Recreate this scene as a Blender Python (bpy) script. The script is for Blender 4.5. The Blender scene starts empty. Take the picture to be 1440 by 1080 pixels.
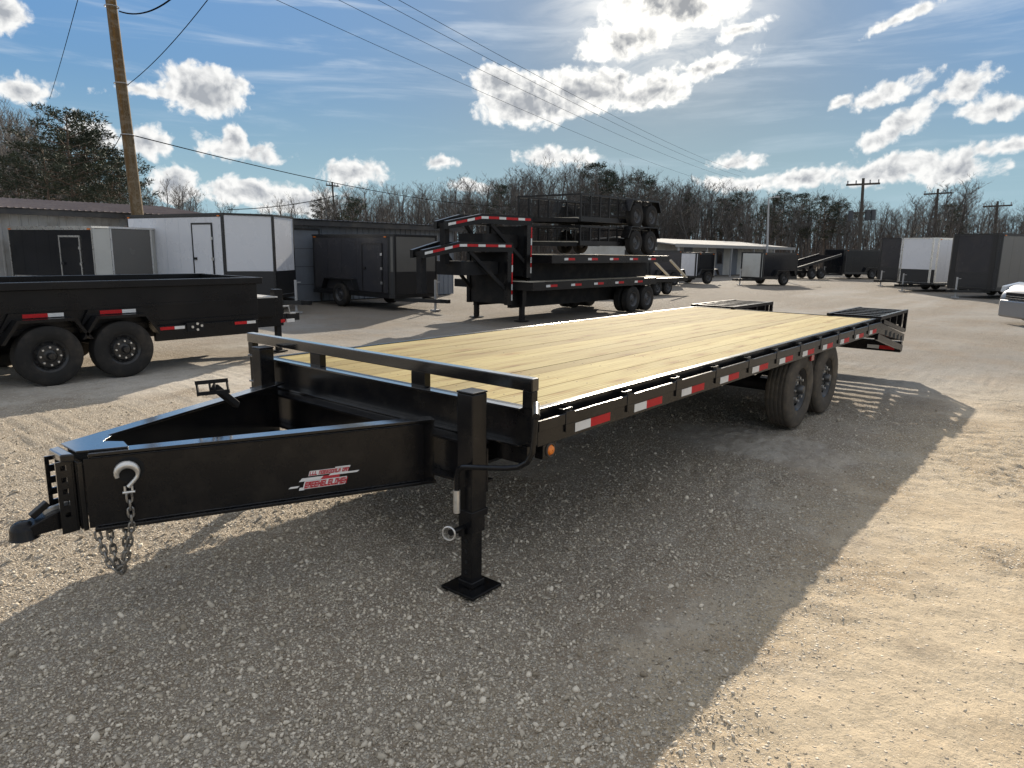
import bpy, math, random
import numpy as np
from mathutils import Vector, Matrix
R = math.radians
scn = bpy.context.scene
COL = scn.collection

# ---------------------------------------------------------------- camera
CAM = Vector((-2.60962, -2.02793, 1.67672))
PITCH, YAW, ROLL = 0.19087, 0.69179, 0.01492
cd = bpy.data.cameras.new('camera'); cam = bpy.data.objects.new('camera', cd); COL.objects.link(cam)
cd.sensor_width = 36.0; cd.lens = 978.94 / 1440 * 36.0; cd.clip_start = 0.05; cd.clip_end = 5000
fw = Vector((math.cos(YAW) * math.cos(PITCH), math.sin(YAW) * math.cos(PITCH), -math.sin(PITCH)))
r0 = Vector((math.sin(YAW), -math.cos(YAW), 0)); u0 = r0.cross(fw)
rt = math.cos(ROLL) * r0 + math.sin(ROLL) * u0; up = rt.cross(fw)
cam.matrix_world = Matrix(((rt.x, up.x, -fw.x, CAM.x), (rt.y, up.y, -fw.y, CAM.y), (rt.z, up.z, -fw.z, CAM.z), (0, 0, 0, 1)))
scn.camera = cam

# ---------------------------------------------------------------- sun, exposure
SUN_AZ, SUN_EL = R(28.7), R(20.6)
sdir = Vector((math.cos(SUN_EL) * math.cos(SUN_AZ), math.cos(SUN_EL) * math.sin(SUN_AZ), math.sin(SUN_EL)))
sl = bpy.data.lights.new('sun', 'SUN'); sl.energy = 3.6; sl.angle = R(0.53); sl.color = (1.0, 0.89, 0.74)
so = bpy.data.objects.new('sun', sl); COL.objects.link(so); so.location = (0, 0, 60)
so.rotation_euler = (-sdir).to_track_quat('-Z', 'Y').to_euler()
vs = scn.view_settings
scn.display_settings.display_device = 'sRGB'
vs.view_transform = 'Standard'; vs.look = 'None'; vs.exposure = 1.18; vs.gamma = 1.0; vs.use_curve_mapping = False

# ---------------------------------------------------------------- node helpers
def nn(t, kind, **kw):
    n = t.nodes.new(kind)
    for k, v in kw.items():
        setattr(n, k, v)
    return n
def setin(t, sock, v):
    if isinstance(v, bpy.types.NodeSocket): t.links.new(v, sock)
    else: sock.default_value = v
def M(t, op, a, b=None, c=None, clamp=False):
    n = nn(t, 'ShaderNodeMath', operation=op); n.use_clamp = clamp
    setin(t, n.inputs[0], a)
    if b is not None: setin(t, n.inputs[1], b)
    if c is not None: setin(t, n.inputs[2], c)
    return n.outputs[0]
def ramp(t, v, lo, hi, a=0.0, b=1.0, smooth=True):
    n = nn(t, 'ShaderNodeMapRange'); n.interpolation_type = 'SMOOTHSTEP' if smooth else 'LINEAR'; n.clamp = True
    setin(t, n.inputs[0], v)
    for i, q in enumerate((lo, hi, a, b)): n.inputs[i + 1].default_value = q
    return n.outputs[0]
def mixc(t, f, a, b, mode='MIX'):
    n = nn(t, 'ShaderNodeMix', data_type='RGBA', blend_type=mode)
    setin(t, n.inputs[0], f)
    for s, v in ((n.inputs[6], a), (n.inputs[7], b)):
        if isinstance(v, (tuple, list)): s.default_value = (*v[:3], 1)
        else: t.links.new(v, s)
    return n.outputs[2]
def noise(t, vec, scale, detail=4, rough=0.55, dist=0.0, out=0, dim='3D'):
    n = nn(t, 'ShaderNodeTexNoise', noise_dimensions=dim)
    if vec is not None: t.links.new(vec, n.inputs['Vector'])
    n.inputs['Scale'].default_value = scale; n.inputs['Detail'].default_value = detail
    n.inputs['Roughness'].default_value = rough; n.inputs['Distortion'].default_value = dist
    return n.outputs[out]
def mapping(t, vec, loc=(0, 0, 0), rot=(0, 0, 0), sc=(1, 1, 1), vt='POINT'):
    n = nn(t, 'ShaderNodeMapping', vector_type=vt); t.links.new(vec, n.inputs[0])
    n.inputs[1].default_value = loc; n.inputs[2].default_value = rot; n.inputs[3].default_value = sc
    return n.outputs[0]

# ---------------------------------------------------------------- sky
w = bpy.data.worlds.new('World'); scn.world = w; w.use_nodes = True
t = w.node_tree; t.nodes.clear()
wo = nn(t, 'ShaderNodeOutputWorld'); bg = nn(t, 'ShaderNodeBackground'); t.links.new(bg.outputs[0], wo.inputs[0])
SKY_STRENGTH = 0.15
bg.inputs[1].default_value = SKY_STRENGTH
sky = nn(t, 'ShaderNodeTexSky', sky_type='NISHITA'); sky.sun_disc = False
sky.sun_elevation = SUN_EL; sky.sun_rotation = math.pi / 2 - SUN_AZ; sky.altitude = 100; sky.air_density = 1.0; sky.dust_density = 0.3; sky.ozone_density = 2.0
tc = nn(t, 'ShaderNodeTexCoord'); sp = nn(t, 'ShaderNodeSeparateXYZ'); t.links.new(tc.outputs['Generated'], sp.inputs[0])
az = M(t, 'MULTIPLY', M(t, 'ARCTAN2', sp.outputs[1], sp.outputs[0]), 180 / math.pi)      # degrees from +x to +y
el = M(t, 'MULTIPLY', M(t, 'ARCSINE', sp.outputs[2]), 180 / math.pi)
cb = nn(t, 'ShaderNodeCombineXYZ'); t.links.new(M(t, 'MULTIPLY', az, -1.0), cb.inputs[0]); t.links.new(el, cb.inputs[1])
sv = cb.outputs[0]
warp = nn(t, 'ShaderNodeVectorMath', operation='MULTIPLY_ADD')
wn = nn(t, 'ShaderNodeTexNoise'); t.links.new(sv, wn.inputs['Vector']); wn.inputs['Scale'].default_value = 0.35; wn.inputs['Detail'].default_value = 3
t.links.new(wn.outputs['Color'], warp.inputs[0]); warp.inputs[1].default_value = (1.6, 1.0, 0)
vb = nn(t, 'ShaderNodeVectorMath', operation='ADD'); t.links.new(sv, vb.inputs[0]); vb.inputs[1].default_value = (-0.8, -0.5, 0)
t.links.new(vb.outputs[0], warp.inputs[2])
wv = warp.outputs[0]
# cumulus clouds: azimuth, elevation, half width, half height (degrees), tilt
CLOUDS = [(62.6, 10.7, 3.3, 1.7, 0), (65.6, 10.3, 2.9, 0.5, 4), (60.5, 6.8, 3.0, 0.8, -5), (60.9, 7.5, 1.1, 1.2, 0), (73.9, 13.9, 1.3, 1.5, 0),
    (73.3, 9.6, 1.6, 0.9, 0), (69.5, 7.2, 1.9, 0.8, -25), (66.5, 7.0, 1.9, 1.1, 0), (65.0, 4.3, 1.6, 1.4, 0), (59.9, 3.9, 3.7, 1.1, 0), (52.1, 5.6, 2.5, 1.0, 0),
    (45.6, 6.7, 1.4, 0.5, 0), (56.2, 3.4, 3.8, 1.2, 0), (36.3, 7.2, 3.1, 0.8, 0), (38.6, 11.2, 4.9, 1.9, 0), (33.9, 11.9, 4.5, 1.7, 0), (41.2, 12.4, 2.3, 1.4, 0),
    (29.3, 11.9, 3.2, 1.4, 10), (31.2, 15.4, 4.2, 1.3, 10), (28.0, 17.6, 5.6, 1.9, 0), (25.0, 13.3, 3.2, 0.8, 15), (22.9, 15.6, 1.8, 0.45, 10),
    (12.8, 15.4, 2.3, 0.42, 20), (22.7, 6.7, 2.2, 0.62, 0), (12.9, 11.0, 2.6, 0.68, 18), (8.5, 10.9, 1.9, 0.95, 20), (13.1, 8.1, 1.9, 0.74, 20),
    (11.4, 9.2, 1.7, 0.85, 25), (6.5, 9.5, 2.4, 0.7, 8), (5.5, 7.1, 4.0, 0.55, 6), (12.0, 5.9, 4.4, 1.1, 6), (18.0, 5.3, 2.6, 0.8, 5), (8.8, 5.8, 3.0, 1.1, 0),
    (16.0, 10.6, 0.85, 0.3, 25), (43.3, 4.9, 2.3, 0.6, 0), (22.4, 5.1, 3.2, 0.6, 0)]
field = None
for a_, e_, ra, re_, tl in CLOUDS:
    mv = mapping(t, wv, (-a_, e_, 0), (0, 0, R(tl)), (ra, re_, 1), 'TEXTURE')
    ln = nn(t, 'ShaderNodeVectorMath', operation='LENGTH'); t.links.new(mv, ln.inputs[0])
    k_ = min(1.35, max(0.55, 0.35 + 0.6 * re_)); d = M(t, 'MULTIPLY_ADD', ln.outputs['Value'], -k_, k_)     # big clouds are thicker
    field = d if field is None else M(t, 'SMOOTH_MAX', field, d, 0.3)
# unseen rest of the sky: scattered cumulus, cover thickened to brighten the shade (cells in a noise field)
gen = noise(t, mapping(t, tc.outputs['Generated'], sc=(1, 1, 2.6)), 3.2, 2, 0.5)
infr = M(t, 'MULTIPLY', ramp(t, M(t, 'ABSOLUTE', M(t, 'SUBTRACT', az, 40)), 48, 62, 1, 0), ramp(t, el, 20, 26, 1, 0))
genf = M(t, 'SUBTRACT', M(t, 'MULTIPLY_ADD', gen, 7.0, -3.2), M(t, 'MULTIPLY', infr, 5.0))
field = M(t, 'MAXIMUM', field, genf)
def billow(vec):
    out = None
    for sc_, am in ((0.62, 0.62), (1.6, 0.30), (3.8, 0.08)):
        vo = nn(t, 'ShaderNodeTexVoronoi', feature='SMOOTH_F1', voronoi_dimensions='2D'); t.links.new(vec, vo.inputs['Vector']); vo.inputs['Scale'].default_value = sc_
        vo.inputs['Smoothness'].default_value = 0.35
        q = M(t, 'MULTIPLY_ADD', vo.outputs['Distance'], -am, am)
        out = q if out is None else M(t, 'ADD', out, q)
    return out
frill = noise(t, wv, 1.5, 7, 0.62)
bil = billow(wv)
# the same heaps a little nearer the sun: their difference models the lit side of each heap
tos = nn(t, 'ShaderNodeVectorMath', operation='SUBTRACT'); tos.inputs[0].default_value = (-math.degrees(SUN_AZ), math.degrees(SUN_EL), 0); t.links.new(sv, tos.inputs[1])
tn = nn(t, 'ShaderNodeVectorMath', operation='NORMALIZE'); t.links.new(tos.outputs[0], tn.inputs[0])
tsh = nn(t, 'ShaderNodeVectorMath', operation='MULTIPLY_ADD'); t.links.new(tn.outputs[0], tsh.inputs[0]); tsh.inputs[1].default_value = (0.30, 0.30, 0); t.links.new(wv, tsh.inputs[2])
relief = M(t, 'MULTIPLY', M(t, 'SUBTRACT', bil, billow(tsh.outputs[0])), 1.5)
f2 = M(t, 'ADD', M(t, 'MULTIPLY', field, 1.5), M(t, 'ADD', M(t, 'MULTIPLY_ADD', bil, 1.3, -0.68), M(t, 'MULTIPLY_ADD', frill, 1.5, -0.74)))
dens = ramp(t, f2, -0.15, 0.55)
puff2 = noise(t, wv, 0.55, 5, 0.6)
core = M(t, 'SUBTRACT', ramp(t, M(t, 'ADD', f2, M(t, 'MULTIPLY_ADD', puff2, 2.6, -1.35)), 0.25, 1.9), relief, clamp=True)
dt = nn(t, 'ShaderNodeVectorMath', operation='DOT_PRODUCT'); t.links.new(tc.outputs['Generated'], dt.inputs[0]); dt.inputs[1].default_value = sdir
glow = M(t, 'POWER', M(t, 'MAXIMUM', dt.outputs['Value'], 0.0), 60.0)           # forward scattering near the sun
rim = mixc(t, glow, (2.9, 2.9, 2.85), (4.6, 4.45, 4.1))
belly = mixc(t, glow, (1.2, 1.28, 1.40), (1.1, 1.14, 1.2))
cloudc = mixc(t, M(t, 'MULTIPLY', core, ramp(t, dt.outputs['Value'], -0.3, 0.6, 0.25, 1.0)), rim, belly)
skyc = sky.outputs[0]
hs = nn(t, 'ShaderNodeHueSaturation'); hs.inputs['Saturation'].default_value = 1.12; hs.inputs['Value'].default_value = 1.0; t.links.new(skyc, hs.inputs['Color'])
skyc = hs.outputs[0]
# soft shoulder on the whole sky, like a phone's exposure
lum = nn(t, 'ShaderNodeRGBToBW'); t.links.new(skyc, lum.inputs[0])
dv = M(t, 'DIVIDE', 1.0, M(t, 'MULTIPLY_ADD', lum.outputs[0], 0.74, 1.0))
cbv = nn(t, 'ShaderNodeVectorMath', operation='SCALE'); t.links.new(skyc, cbv.inputs[0]); t.links.new(dv, cbv.inputs['Scale'])
skyc = mixc(t, 1.0, cbv.outputs[0], (0.81, 0.97, 1.11), 'MULTIPLY')
# thin high cirrus
cir = noise(t, mapping(t, sv, rot=(0, 0, R(-6)), sc=(0.06, 0.5, 1)), 1.0, 6, 0.6, 0.4)
cirf = M(t, 'MULTIPLY', ramp(t, cir, 0.48, 0.80), ramp(t, el, 1, 30, 0.35, 0.8))
skyc = mixc(t, cirf, skyc, (2.4, 2.6, 2.8))
veil = noise(t, mapping(t, sv, rot=(0, 0, R(12)), sc=(0.22, 0.55, 1)), 1.0, 7, 0.62, 0.6)
gl2 = M(t, 'MULTIPLY', M(t, 'POWER', M(t, 'MAXIMUM', dt.outputs['Value'], 0.0), 190.0), ramp(t, veil, 0.30, 0.62, 0.25, 1.0))
skyc = mixc(t, gl2, skyc, (5.5, 5.2, 4.7))
skyc = mixc(t, ramp(t, el, -2, 13, 0.88, 0.0), skyc, (1.22, 1.86, 2.30))                # pale haze low over the land
fin = mixc(t, dens, skyc, cloudc)
t.links.new(fin, bg.inputs[0])
w.cycles.sampling_method = 'MANUAL'; w.cycles.sample_map_resolution = 512

# ---------------------------------------------------------------- object helpers
def tag(o, label=None, cat=None, group=None, kind=None):
    if label: o['label'] = label
    if cat: o['category'] = cat
    if group: o['group'] = group
    if kind: o['kind'] = kind
    return o
def empty(name, loc=(0, 0, 0), rz=0.0):
    o = bpy.data.objects.new(name, None); COL.objects.link(o); o.location = loc; o.rotation_euler = (0, 0, rz); o.empty_display_size = 0.3
    return o
def kids(o): return [c for c in bpy.data.objects if c.parent == o]
def copy_tree(o, parent=None):
    c = o.copy(); COL.objects.link(c); c.parent = parent
    for ch in list(o.children): copy_tree(ch, c)
    return c

class MB:
    """collects simple shapes and links them as one mesh object"""
    def __init__(s): s.v = []; s.f = []
    def add(s, vs, fs):
        n = len(s.v); s.v += [tuple(q) for q in vs]; s.f += [tuple(i + n for i in f) for f in fs]; return s
    def box(s, x0, x1, y0, y1, z0, z1):
        return s.add([(x0, y0, z0), (x1, y0, z0), (x1, y1, z0), (x0, y1, z0), (x0, y0, z1), (x1, y0, z1), (x1, y1, z1), (x0, y1, z1)],
                     [(0, 3, 2, 1), (4, 5, 6, 7), (0, 1, 5, 4), (1, 2, 6, 5), (2, 3, 7, 6), (3, 0, 4, 7)])
    def beam(s, a, b, w_, h, upv=(0, 0, 1)):
        a = Vector(a); b = Vector(b); d = (b - a).normalized(); u = Vector(upv)
        sd = d.cross(u).normalized(); u = sd.cross(d).normalized()
        vs = []
        for q in (a, b):
            for i, j in ((-1, -1), (1, -1), (1, 1), (-1, 1)): vs.append(q + sd * (i * w_ / 2) + u * (j * h / 2))
        return s.add(vs, [(0, 1, 2, 3), (7, 6, 5, 4), (0, 4, 5, 1), (1, 5, 6, 2), (2, 6, 7, 3), (3, 7, 4, 0)])
    def tube(s, pts, r, n=8, caps=True, closed=False):
        pts = [Vector(q) for q in pts]; m = len(pts); rs = r if isinstance(r, (list, tuple)) else [r] * m
        base = len(s.v); ref = Vector((0, 0, 1)); prev = None
        for i, q in enumerate(pts):
            if closed: d = pts[(i + 1) % m] - pts[i - 1]
            else: d = pts[min(i + 1, m - 1)] - pts[max(i - 1, 0)]
            d.normalize()
            if prev is None:
                sd = d.cross(ref)
                if sd.length < 0.05: sd = d.cross(Vector((1, 0, 0)))
            else: sd = prev - d * prev.dot(d)
            sd.normalize(); u = d.cross(sd).normalized(); prev = sd
            for k in range(n):
                a = 2 * math.pi * k / n; s.v.append(tuple(q + sd * (rs[i] * math.cos(a)) + u * (rs[i] * math.sin(a))))
        for i in range(m if closed else m - 1):
            j = (i + 1) % m
            for k in range(n):
                k2 = (k + 1) % n; s.f.append((base + i * n + k, base + i * n + k2, base + j * n + k2, base + j * n + k))
        if caps and not closed:
            s.f.append(tuple(base + k for k in range(n))[::-1]); s.f.append(tuple(base + (m - 1) * n + k for k in range(n)))
        return s
    def cyl(s, a, b, r, n=16, r2=None): return s.tube([a, b], [r, r if r2 is None else r2], n)
    def prism(s, poly, axis, a, b):
        """poly: list of (p, q) in the two other axes (cyclic order), pushed along axis from a to b"""
        n = len(poly)
        def mk(p, q, h): return {0: (h, p, q), 1: (p, h, q), 2: (p, q, h)}[axis]
        vs = [mk(p, q, a) for p, q in poly] + [mk(p, q, b) for p, q in poly]
        return s.add(vs, [tuple(range(n)), tuple(range(2 * n - 1, n - 1, -1))] + [(i, i + n, (i + 1) % n + n, (i + 1) % n) for i in range(n)])
    def lathe(s, prof, axis=1, c=(0, 0, 0), n=32, close=True):
        """prof: list of (r, h) ; h along axis"""
        base = len(s.v); m = len(prof)
        for k in range(n):
            a = 2 * math.pi * k / n; ca, sa = math.cos(a), math.sin(a)
            for r, h in prof:
                q = {0: (h, r * ca, r * sa), 1: (r * ca, h, r * sa), 2: (r * ca, r * sa, h)}[axis]
                s.v.append((q[0] + c[0], q[1] + c[1], q[2] + c[2]))
        for k in range(n):
            k2 = (k + 1) % n
            for i in range(m if close else m - 1):
                j = (i + 1) % m; s.f.append((base + k * m + i, base + k * m + j, base + k2 * m + j, base + k2 * m + i))
        return s
    def build(s, name, mat, parent=None, bev=0.0, smooth=False, org=(0, 0, 0), loc=None, seg=2):
        me = bpy.data.meshes.new(name)
        vs = [(q[0] - org[0], q[1] - org[1], q[2] - org[2]) for q in s.v] if org != (0, 0, 0) else s.v
        me.from_pydata(vs, [], s.f); me.validate(clean_customdata=False)
        fix_normals(me)
        o = bpy.data.objects.new(name, me); COL.objects.link(o); me.materials.append(mat)
        if parent is not None: o.parent = parent
        if loc is not None: o.location = loc
        if smooth:
            me.polygons.foreach_set('use_smooth', [True] * len(me.polygons))
            me.set_sharp_from_angle(angle=R(38))
        if bev > 0:
            b = o.modifiers.new('bevel', 'BEVEL'); b.width = bev; b.segments = seg; b.limit_method = 'ANGLE'; b.angle_limit = R(40); b.harden_normals = True
            me.polygons.foreach_set('use_smooth', [True] * len(me.polygons))
            me.set_sharp_from_angle(angle=R(38))
        return o
def fix_normals(me):
    import bmesh
    bm = bmesh.new(); bm.from_mesh(me); bmesh.ops.recalc_face_normals(bm, faces=bm.faces); bm.to_mesh(me); bm.free()
def B(x0, x1, y0, y1, z0, z1): return MB().box(x0, x1, y0, y1, z0, z1)
def TUBE(*a, **k): return MB().tube(*a, **k)

# ---------------------------------------------------------------- materials
MAT = {}
def mat(name, col, rough=0.5, *, gloss=0.0, metal=0.0, spec=0.5, coat=0.0, dirt=None, dscale=3.0, damt=0.3, var=0.0, bump=0.0, bscale=40.0, rvar=0.0):
    m = bpy.data.materials.new(name); m.use_nodes = True; t = m.node_tree
    p = t.nodes['Principled BSDF']
    p.inputs['Base Color'].default_value = (*col, 1); p.inputs['Roughness'].default_value = rough; p.inputs['Metallic'].default_value = metal
    p.inputs['Specular IOR Level'].default_value = spec; p.inputs['Coat Weight'].default_value = coat; p.inputs['Coat Roughness'].default_value = 0.12
    if gloss > 0:                                        # fresh enamel: strong mirror at grazing angles
        lwt = nn(t, 'ShaderNodeLayerWeight'); lwt.inputs['Blend'].default_value = 0.5
        gb = nn(t, 'ShaderNodeBsdfGlossy'); gb.inputs['Roughness'].default_value = 0.13; gb.inputs['Color'].default_value = (0.95, 0.95, 0.95, 1)
        mx = nn(t, 'ShaderNodeMixShader'); t.links.new(M(t, 'MINIMUM', M(t, 'MULTIPLY', M(t, 'POWER', lwt.outputs['Facing'], 3.2), gloss), 0.85), mx.inputs[0])
        t.links.new(p.outputs[0], mx.inputs[1]); t.links.new(gb.outputs[0], mx.inputs[2]); t.links.new(mx.outputs[0], t.nodes['Material Output'].inputs['Surface'])
    tc = nn(t, 'ShaderNodeTexCoord'); v = tc.outputs['Object']
    c = None
    if var > 0:
        oi = nn(t, 'ShaderNodeObjectInfo')
        c = mixc(t, M(t, 'MULTIPLY', oi.outputs['Random'], var), col, tuple(q * 0.35 for q in col))
    if dirt is not None:
        f = M(t, 'MULTIPLY', ramp(t, noise(t, v, dscale, 7, 0.65), 0.42, 0.72), damt)
        c = mixc(t, f, c if c is not None else col, dirt)
        if rvar == 0: rvar = 0.15
    if c is not None: t.links.new(c, p.inputs['Base Color'])
    if rvar > 0:
        t.links.new(M(t, 'MULTIPLY_ADD', noise(t, v, dscale * 1.7, 5), rvar * 2, rough - rvar, clamp=True), p.inputs['Roughness'])
    if bump > 0:
        b = nn(t, 'ShaderNodeBump'); b.inputs['Strength'].default_value = bump; b.inputs['Distance'].default_value = 0.01
        t.links.new(noise(t, v, bscale, 5), b.inputs['Height']); t.links.new(b.outputs[0], p.inputs['Normal'])
    MAT[name] = m
    return m
DUST = (0.20, 0.165, 0.12)
BLACK = mat('black_gloss_paint', (0.007, 0.007, 0.008), 0.16, spec=0.45, gloss=1.3, dirt=DUST, dscale=7, damt=0.05, bump=0.03, bscale=9, rvar=0.05)
BLACKP = mat('black_enamel_steel', (0.007, 0.007, 0.008), 0.24, spec=0.30, dirt=DUST, dscale=7, damt=0.06, bump=0.03, bscale=9, rvar=0.06)
BLACK2 = mat('black_satin_paint', (0.006, 0.006, 0.007), 0.30, spec=0.28, dirt=DUST, dscale=1.6, damt=0.03)
CHASSIS = mat('black_chassis', (0.010, 0.010, 0.011), 0.7, spec=0.25, dirt=DUST, dscale=3, damt=0.08)
RUBBER = mat('tyre_rubber', (0.085, 0.074, 0.062), 0.9, spec=0.12, dirt=(0.22, 0.18, 0.13), dscale=5, damt=0.5, bump=0.2, bscale=60)
RUBBER2 = mat('plain_tyre_rubber', (0.026, 0.025, 0.024), 0.85, spec=0.15, dirt=(0.12, 0.10, 0.08), dscale=4, damt=0.35)
RIM = mat('black_steel_rim', (0.016, 0.016, 0.017), 0.32, dirt=DUST, dscale=6, damt=0.12)
ZINC = mat('zinc_steel', (0.72, 0.70, 0.66), 0.42, metal=0.85, dirt=(0.3, 0.26, 0.2), dscale=25, damt=0.3)
CHAIN = mat('dark_chain_steel', (0.30, 0.285, 0.26), 0.42, metal=0.85, dirt=(0.06, 0.05, 0.045), dscale=30, damt=0.6)
RED = mat('red_reflective_tape', (0.50, 0.010, 0.014), 0.45, spec=0.3, dirt=DUST, dscale=6, damt=0.06)
WHITE = mat('white_reflective_tape', (0.72, 0.72, 0.70), 0.32, coat=0.3, dirt=DUST, dscale=6, damt=0.2)
AMBER = mat('amber_lens', (0.80, 0.20, 0.010), 0.18, coat=0.6)
REDLENS = mat('red_lens', (0.35, 0.01, 0.012), 0.2, coat=0.5)
STWHITE = mat('sticker_white', (0.75, 0.74, 0.72), 0.35)
STRED = mat('sticker_red', (0.48, 0.03, 0.045), 0.35)
HOLE = mat('dark_opening', (0.004, 0.004, 0.004), 0.8)
HUBM = mat('grease_cap', (0.10, 0.10, 0.10), 0.35, metal=0.6)

def wood_mat(name, a, b, knots=True):
    m = bpy.data.materials.new(name); m.use_nodes = True; t = m.node_tree; p = t.nodes['Principled BSDF']
    tc = nn(t, 'ShaderNodeTexCoord'); oi = nn(t, 'ShaderNodeObjectInfo')
    off = nn(t, 'ShaderNodeVectorMath', operation='MULTIPLY_ADD')
    cmb = nn(t, 'ShaderNodeCombineXYZ')
    for i in range(3): t.links.new(oi.outputs['Random'], cmb.inputs[i])
    t.links.new(cmb.outputs[0], off.inputs[0]); off.inputs[1].default_value = (97, 31, 53); t.links.new(tc.outputs['Object'], off.inputs[2])
    v = off.outputs[0]
    # growth rings seen on a flat-sawn face
    big = noise(t, mapping(t, v, sc=(0.35, 3.0, 3.0)), 1.2, 3, 0.5)
    ring = nn(t, 'ShaderNodeTexWave', wave_type='BANDS', bands_direction='Y'); t.links.new(mapping(t, v, sc=(0.30, 4.0, 4.0)), ring.inputs[0])
    ring.inputs['Scale'].default_value = 3.2; ring.inputs['Distortion'].default_value = 9.0; ring.inputs['Detail'].default_value = 3.0; ring.inputs['Detail Scale'].default_value = 0.8
    fine = noise(t, mapping(t, v, sc=(1.2, 60, 60)), 1.6, 6, 0.6)
    c = mixc(t, ramp(t, big, 0.3, 0.7), a, b)
    c = mixc(t, M(t, 'MULTIPLY', ramp(t, ring.outputs['Fac'], 0.40, 1.0), 0.72), c, (a[0] * 0.60, a[1] * 0.47, a[2] * 0.30))
    c = mixc(t, M(t, 'MULTIPLY', ramp(t, fine, 0.42, 0.75), 0.5), c, (a[0] * 0.6, a[1] * 0.5, a[2] * 0.36))
    vo = nn(t, 'ShaderNodeTexVoronoi', feature='F1', voronoi_dimensions='2D'); t.links.new(mapping(t, v, sc=(0.75, 2.3, 0.5)), vo.inputs['Vector']); vo.inputs['Scale'].default_value = 1.9
    kn = ramp(t, vo.outputs['Distance'], 0.045, 0.095, 1, 0); halo = ramp(t, vo.outputs['Distance'], 0.06, 0.34, 1, 0)
    c = mixc(t, M(t, 'MULTIPLY', halo, 0.75), c, (a[0] * 0.66, a[1] * 0.50, a[2] * 0.32))
    c = mixc(t, M(t, 'MULTIPLY', kn, 0.7), c, (0.15, 0.085, 0.03))
    tint = mixc(t, oi.outputs['Random'], (0.76, 0.72, 0.62), (1.20, 1.19, 1.12))
    stk = noise(t, mapping(t, v, sc=(0.5, 7, 7)), 1.3, 4, 0.6); c = mixc(t, M(t, 'MULTIPLY', ramp(t, stk, 0.48, 0.64), 0.6), c, (a[0] * 1.22, a[1] * 1.27, a[2] * 1.42))
    c = mixc(t, 1.0, c, tint, 'MULTIPLY')
    g = ramp(t, noise(t, tc.outputs['Object'], 1.7, 6, 0.7), 0.5, 0.8)
    c = mixc(t, M(t, 'MULTIPLY', g, 0.16), c, (0.36, 0.35, 0.24))
    t.links.new(c, p.inputs['Base Color']); p.inputs['Roughness'].default_value = 0.85; p.inputs['Specular IOR Level'].default_value = 0.12
    bp = nn(t, 'ShaderNodeBump'); bp.inputs['Strength'].default_value = 0.35; bp.inputs['Distance'].default_value = 0.004
    t.links.new(M(t, 'ADD', fine, M(t, 'MULTIPLY', ring.outputs['Fac'], 0.6)), bp.inputs['Height']); t.links.new(bp.outputs[0], p.inputs['Normal'])
    MAT[name] = m
    return m
PINE = wood_mat('treated_pine', (0.315, 0.255, 0.100), (0.375, 0.322, 0.152))
# ================================================================ ground
_rs = np.random.RandomState(7)
_tab = _rs.rand(512, 512)
def vnoise(x, y):
    xi = np.floor(x).astype(int); yi = np.floor(y).astype(int); fx = x - xi; fy = y - yi
    fx = fx * fx * (3 - 2 * fx); fy = fy * fy * (3 - 2 * fy)
    a = _tab[xi % 512, yi % 512]; b = _tab[(xi + 1) % 512, yi % 512]; c = _tab[xi % 512, (yi + 1) % 512]; d = _tab[(xi + 1) % 512, (yi + 1) % 512]
    return (a * (1 - fx) + b * fx) * (1 - fy) + (c * (1 - fx) + d * fx) * fy
def fbm(x, y, n=5, g=0.5):
    s = 0; a = 1; tot = 0
    for i in range(n):
        s = s + a * vnoise(x * 2 ** i + 17.3 * i, y * 2 ** i + 9.1 * i); tot += a; a *= g
    return s / tot
def clods(x, y):
    return np.clip(fbm(x * 1.1 + 40, y * 1.1 + 11, 3) * 3.0 - 1.05, 0, 1)      # where the surface is broken up
def loose_mask(x, y):
    """1 where loose gravel lies, 0 where traffic has packed the yard smooth"""
    m = fbm(x * 0.55 + 5, y * 0.55 + 31, 4, 0.55)
    band = np.exp(-((y - 0.42 * (x + 1.0) + 0.75) / 0.85) ** 2)
    v = np.clip((m - 0.47) * 5.5 + 0.35 + 0.55 * band, 0, 1)
    patch = np.exp(-(((x - 0.15) / 0.55) ** 2 + ((y + 0.75) / 0.28) ** 2)); v = v * (1 - 0.8 * patch)
    pk = 1 / (1 + np.exp((y + 1.05 + 0.6 * (fbm(x * 1.1, y * 1.1 + 7, 3) - 0.5)) * 9)) * np.clip((9 - x) / 4, 0, 1)
    return v * (1 - pk) + pk * 0.75 * clods(x, y) ** 1.2
def ground_z(x, y):
    d = np.hypot(x + 2.6, y + 2.0)
    near = np.clip((16 - d) / 10, 0, 1)
    z = (fbm(x * 0.5, y * 0.5, 3) - 0.5) * 0.020
    z = z + near * ((fbm(x * 5, y * 5, 5, 0.68) - 0.5) * 0.034 + clods(x, y) * ((fbm(x * 14 + 3, y * 14, 3, 0.65) - 0.5) * 0.055 - np.abs(fbm(x * 4.5 + 60, y * 7.5, 3) - 0.5) * 0.05 + 0.006))
    return z * np.clip((60 - d) / 30, 0, 1) - 0.012
def axis_coords(lo, hi, step, far):
    c = list(np.arange(lo, hi + 1e-6, step)); s = step
    q = hi
    while q < far: s *= 1.22; q += s; c.append(q)
    s = step; q = lo
    while q > -far: s *= 1.22; q -= s; c.insert(0, q)
    return np.array(c)
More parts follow.
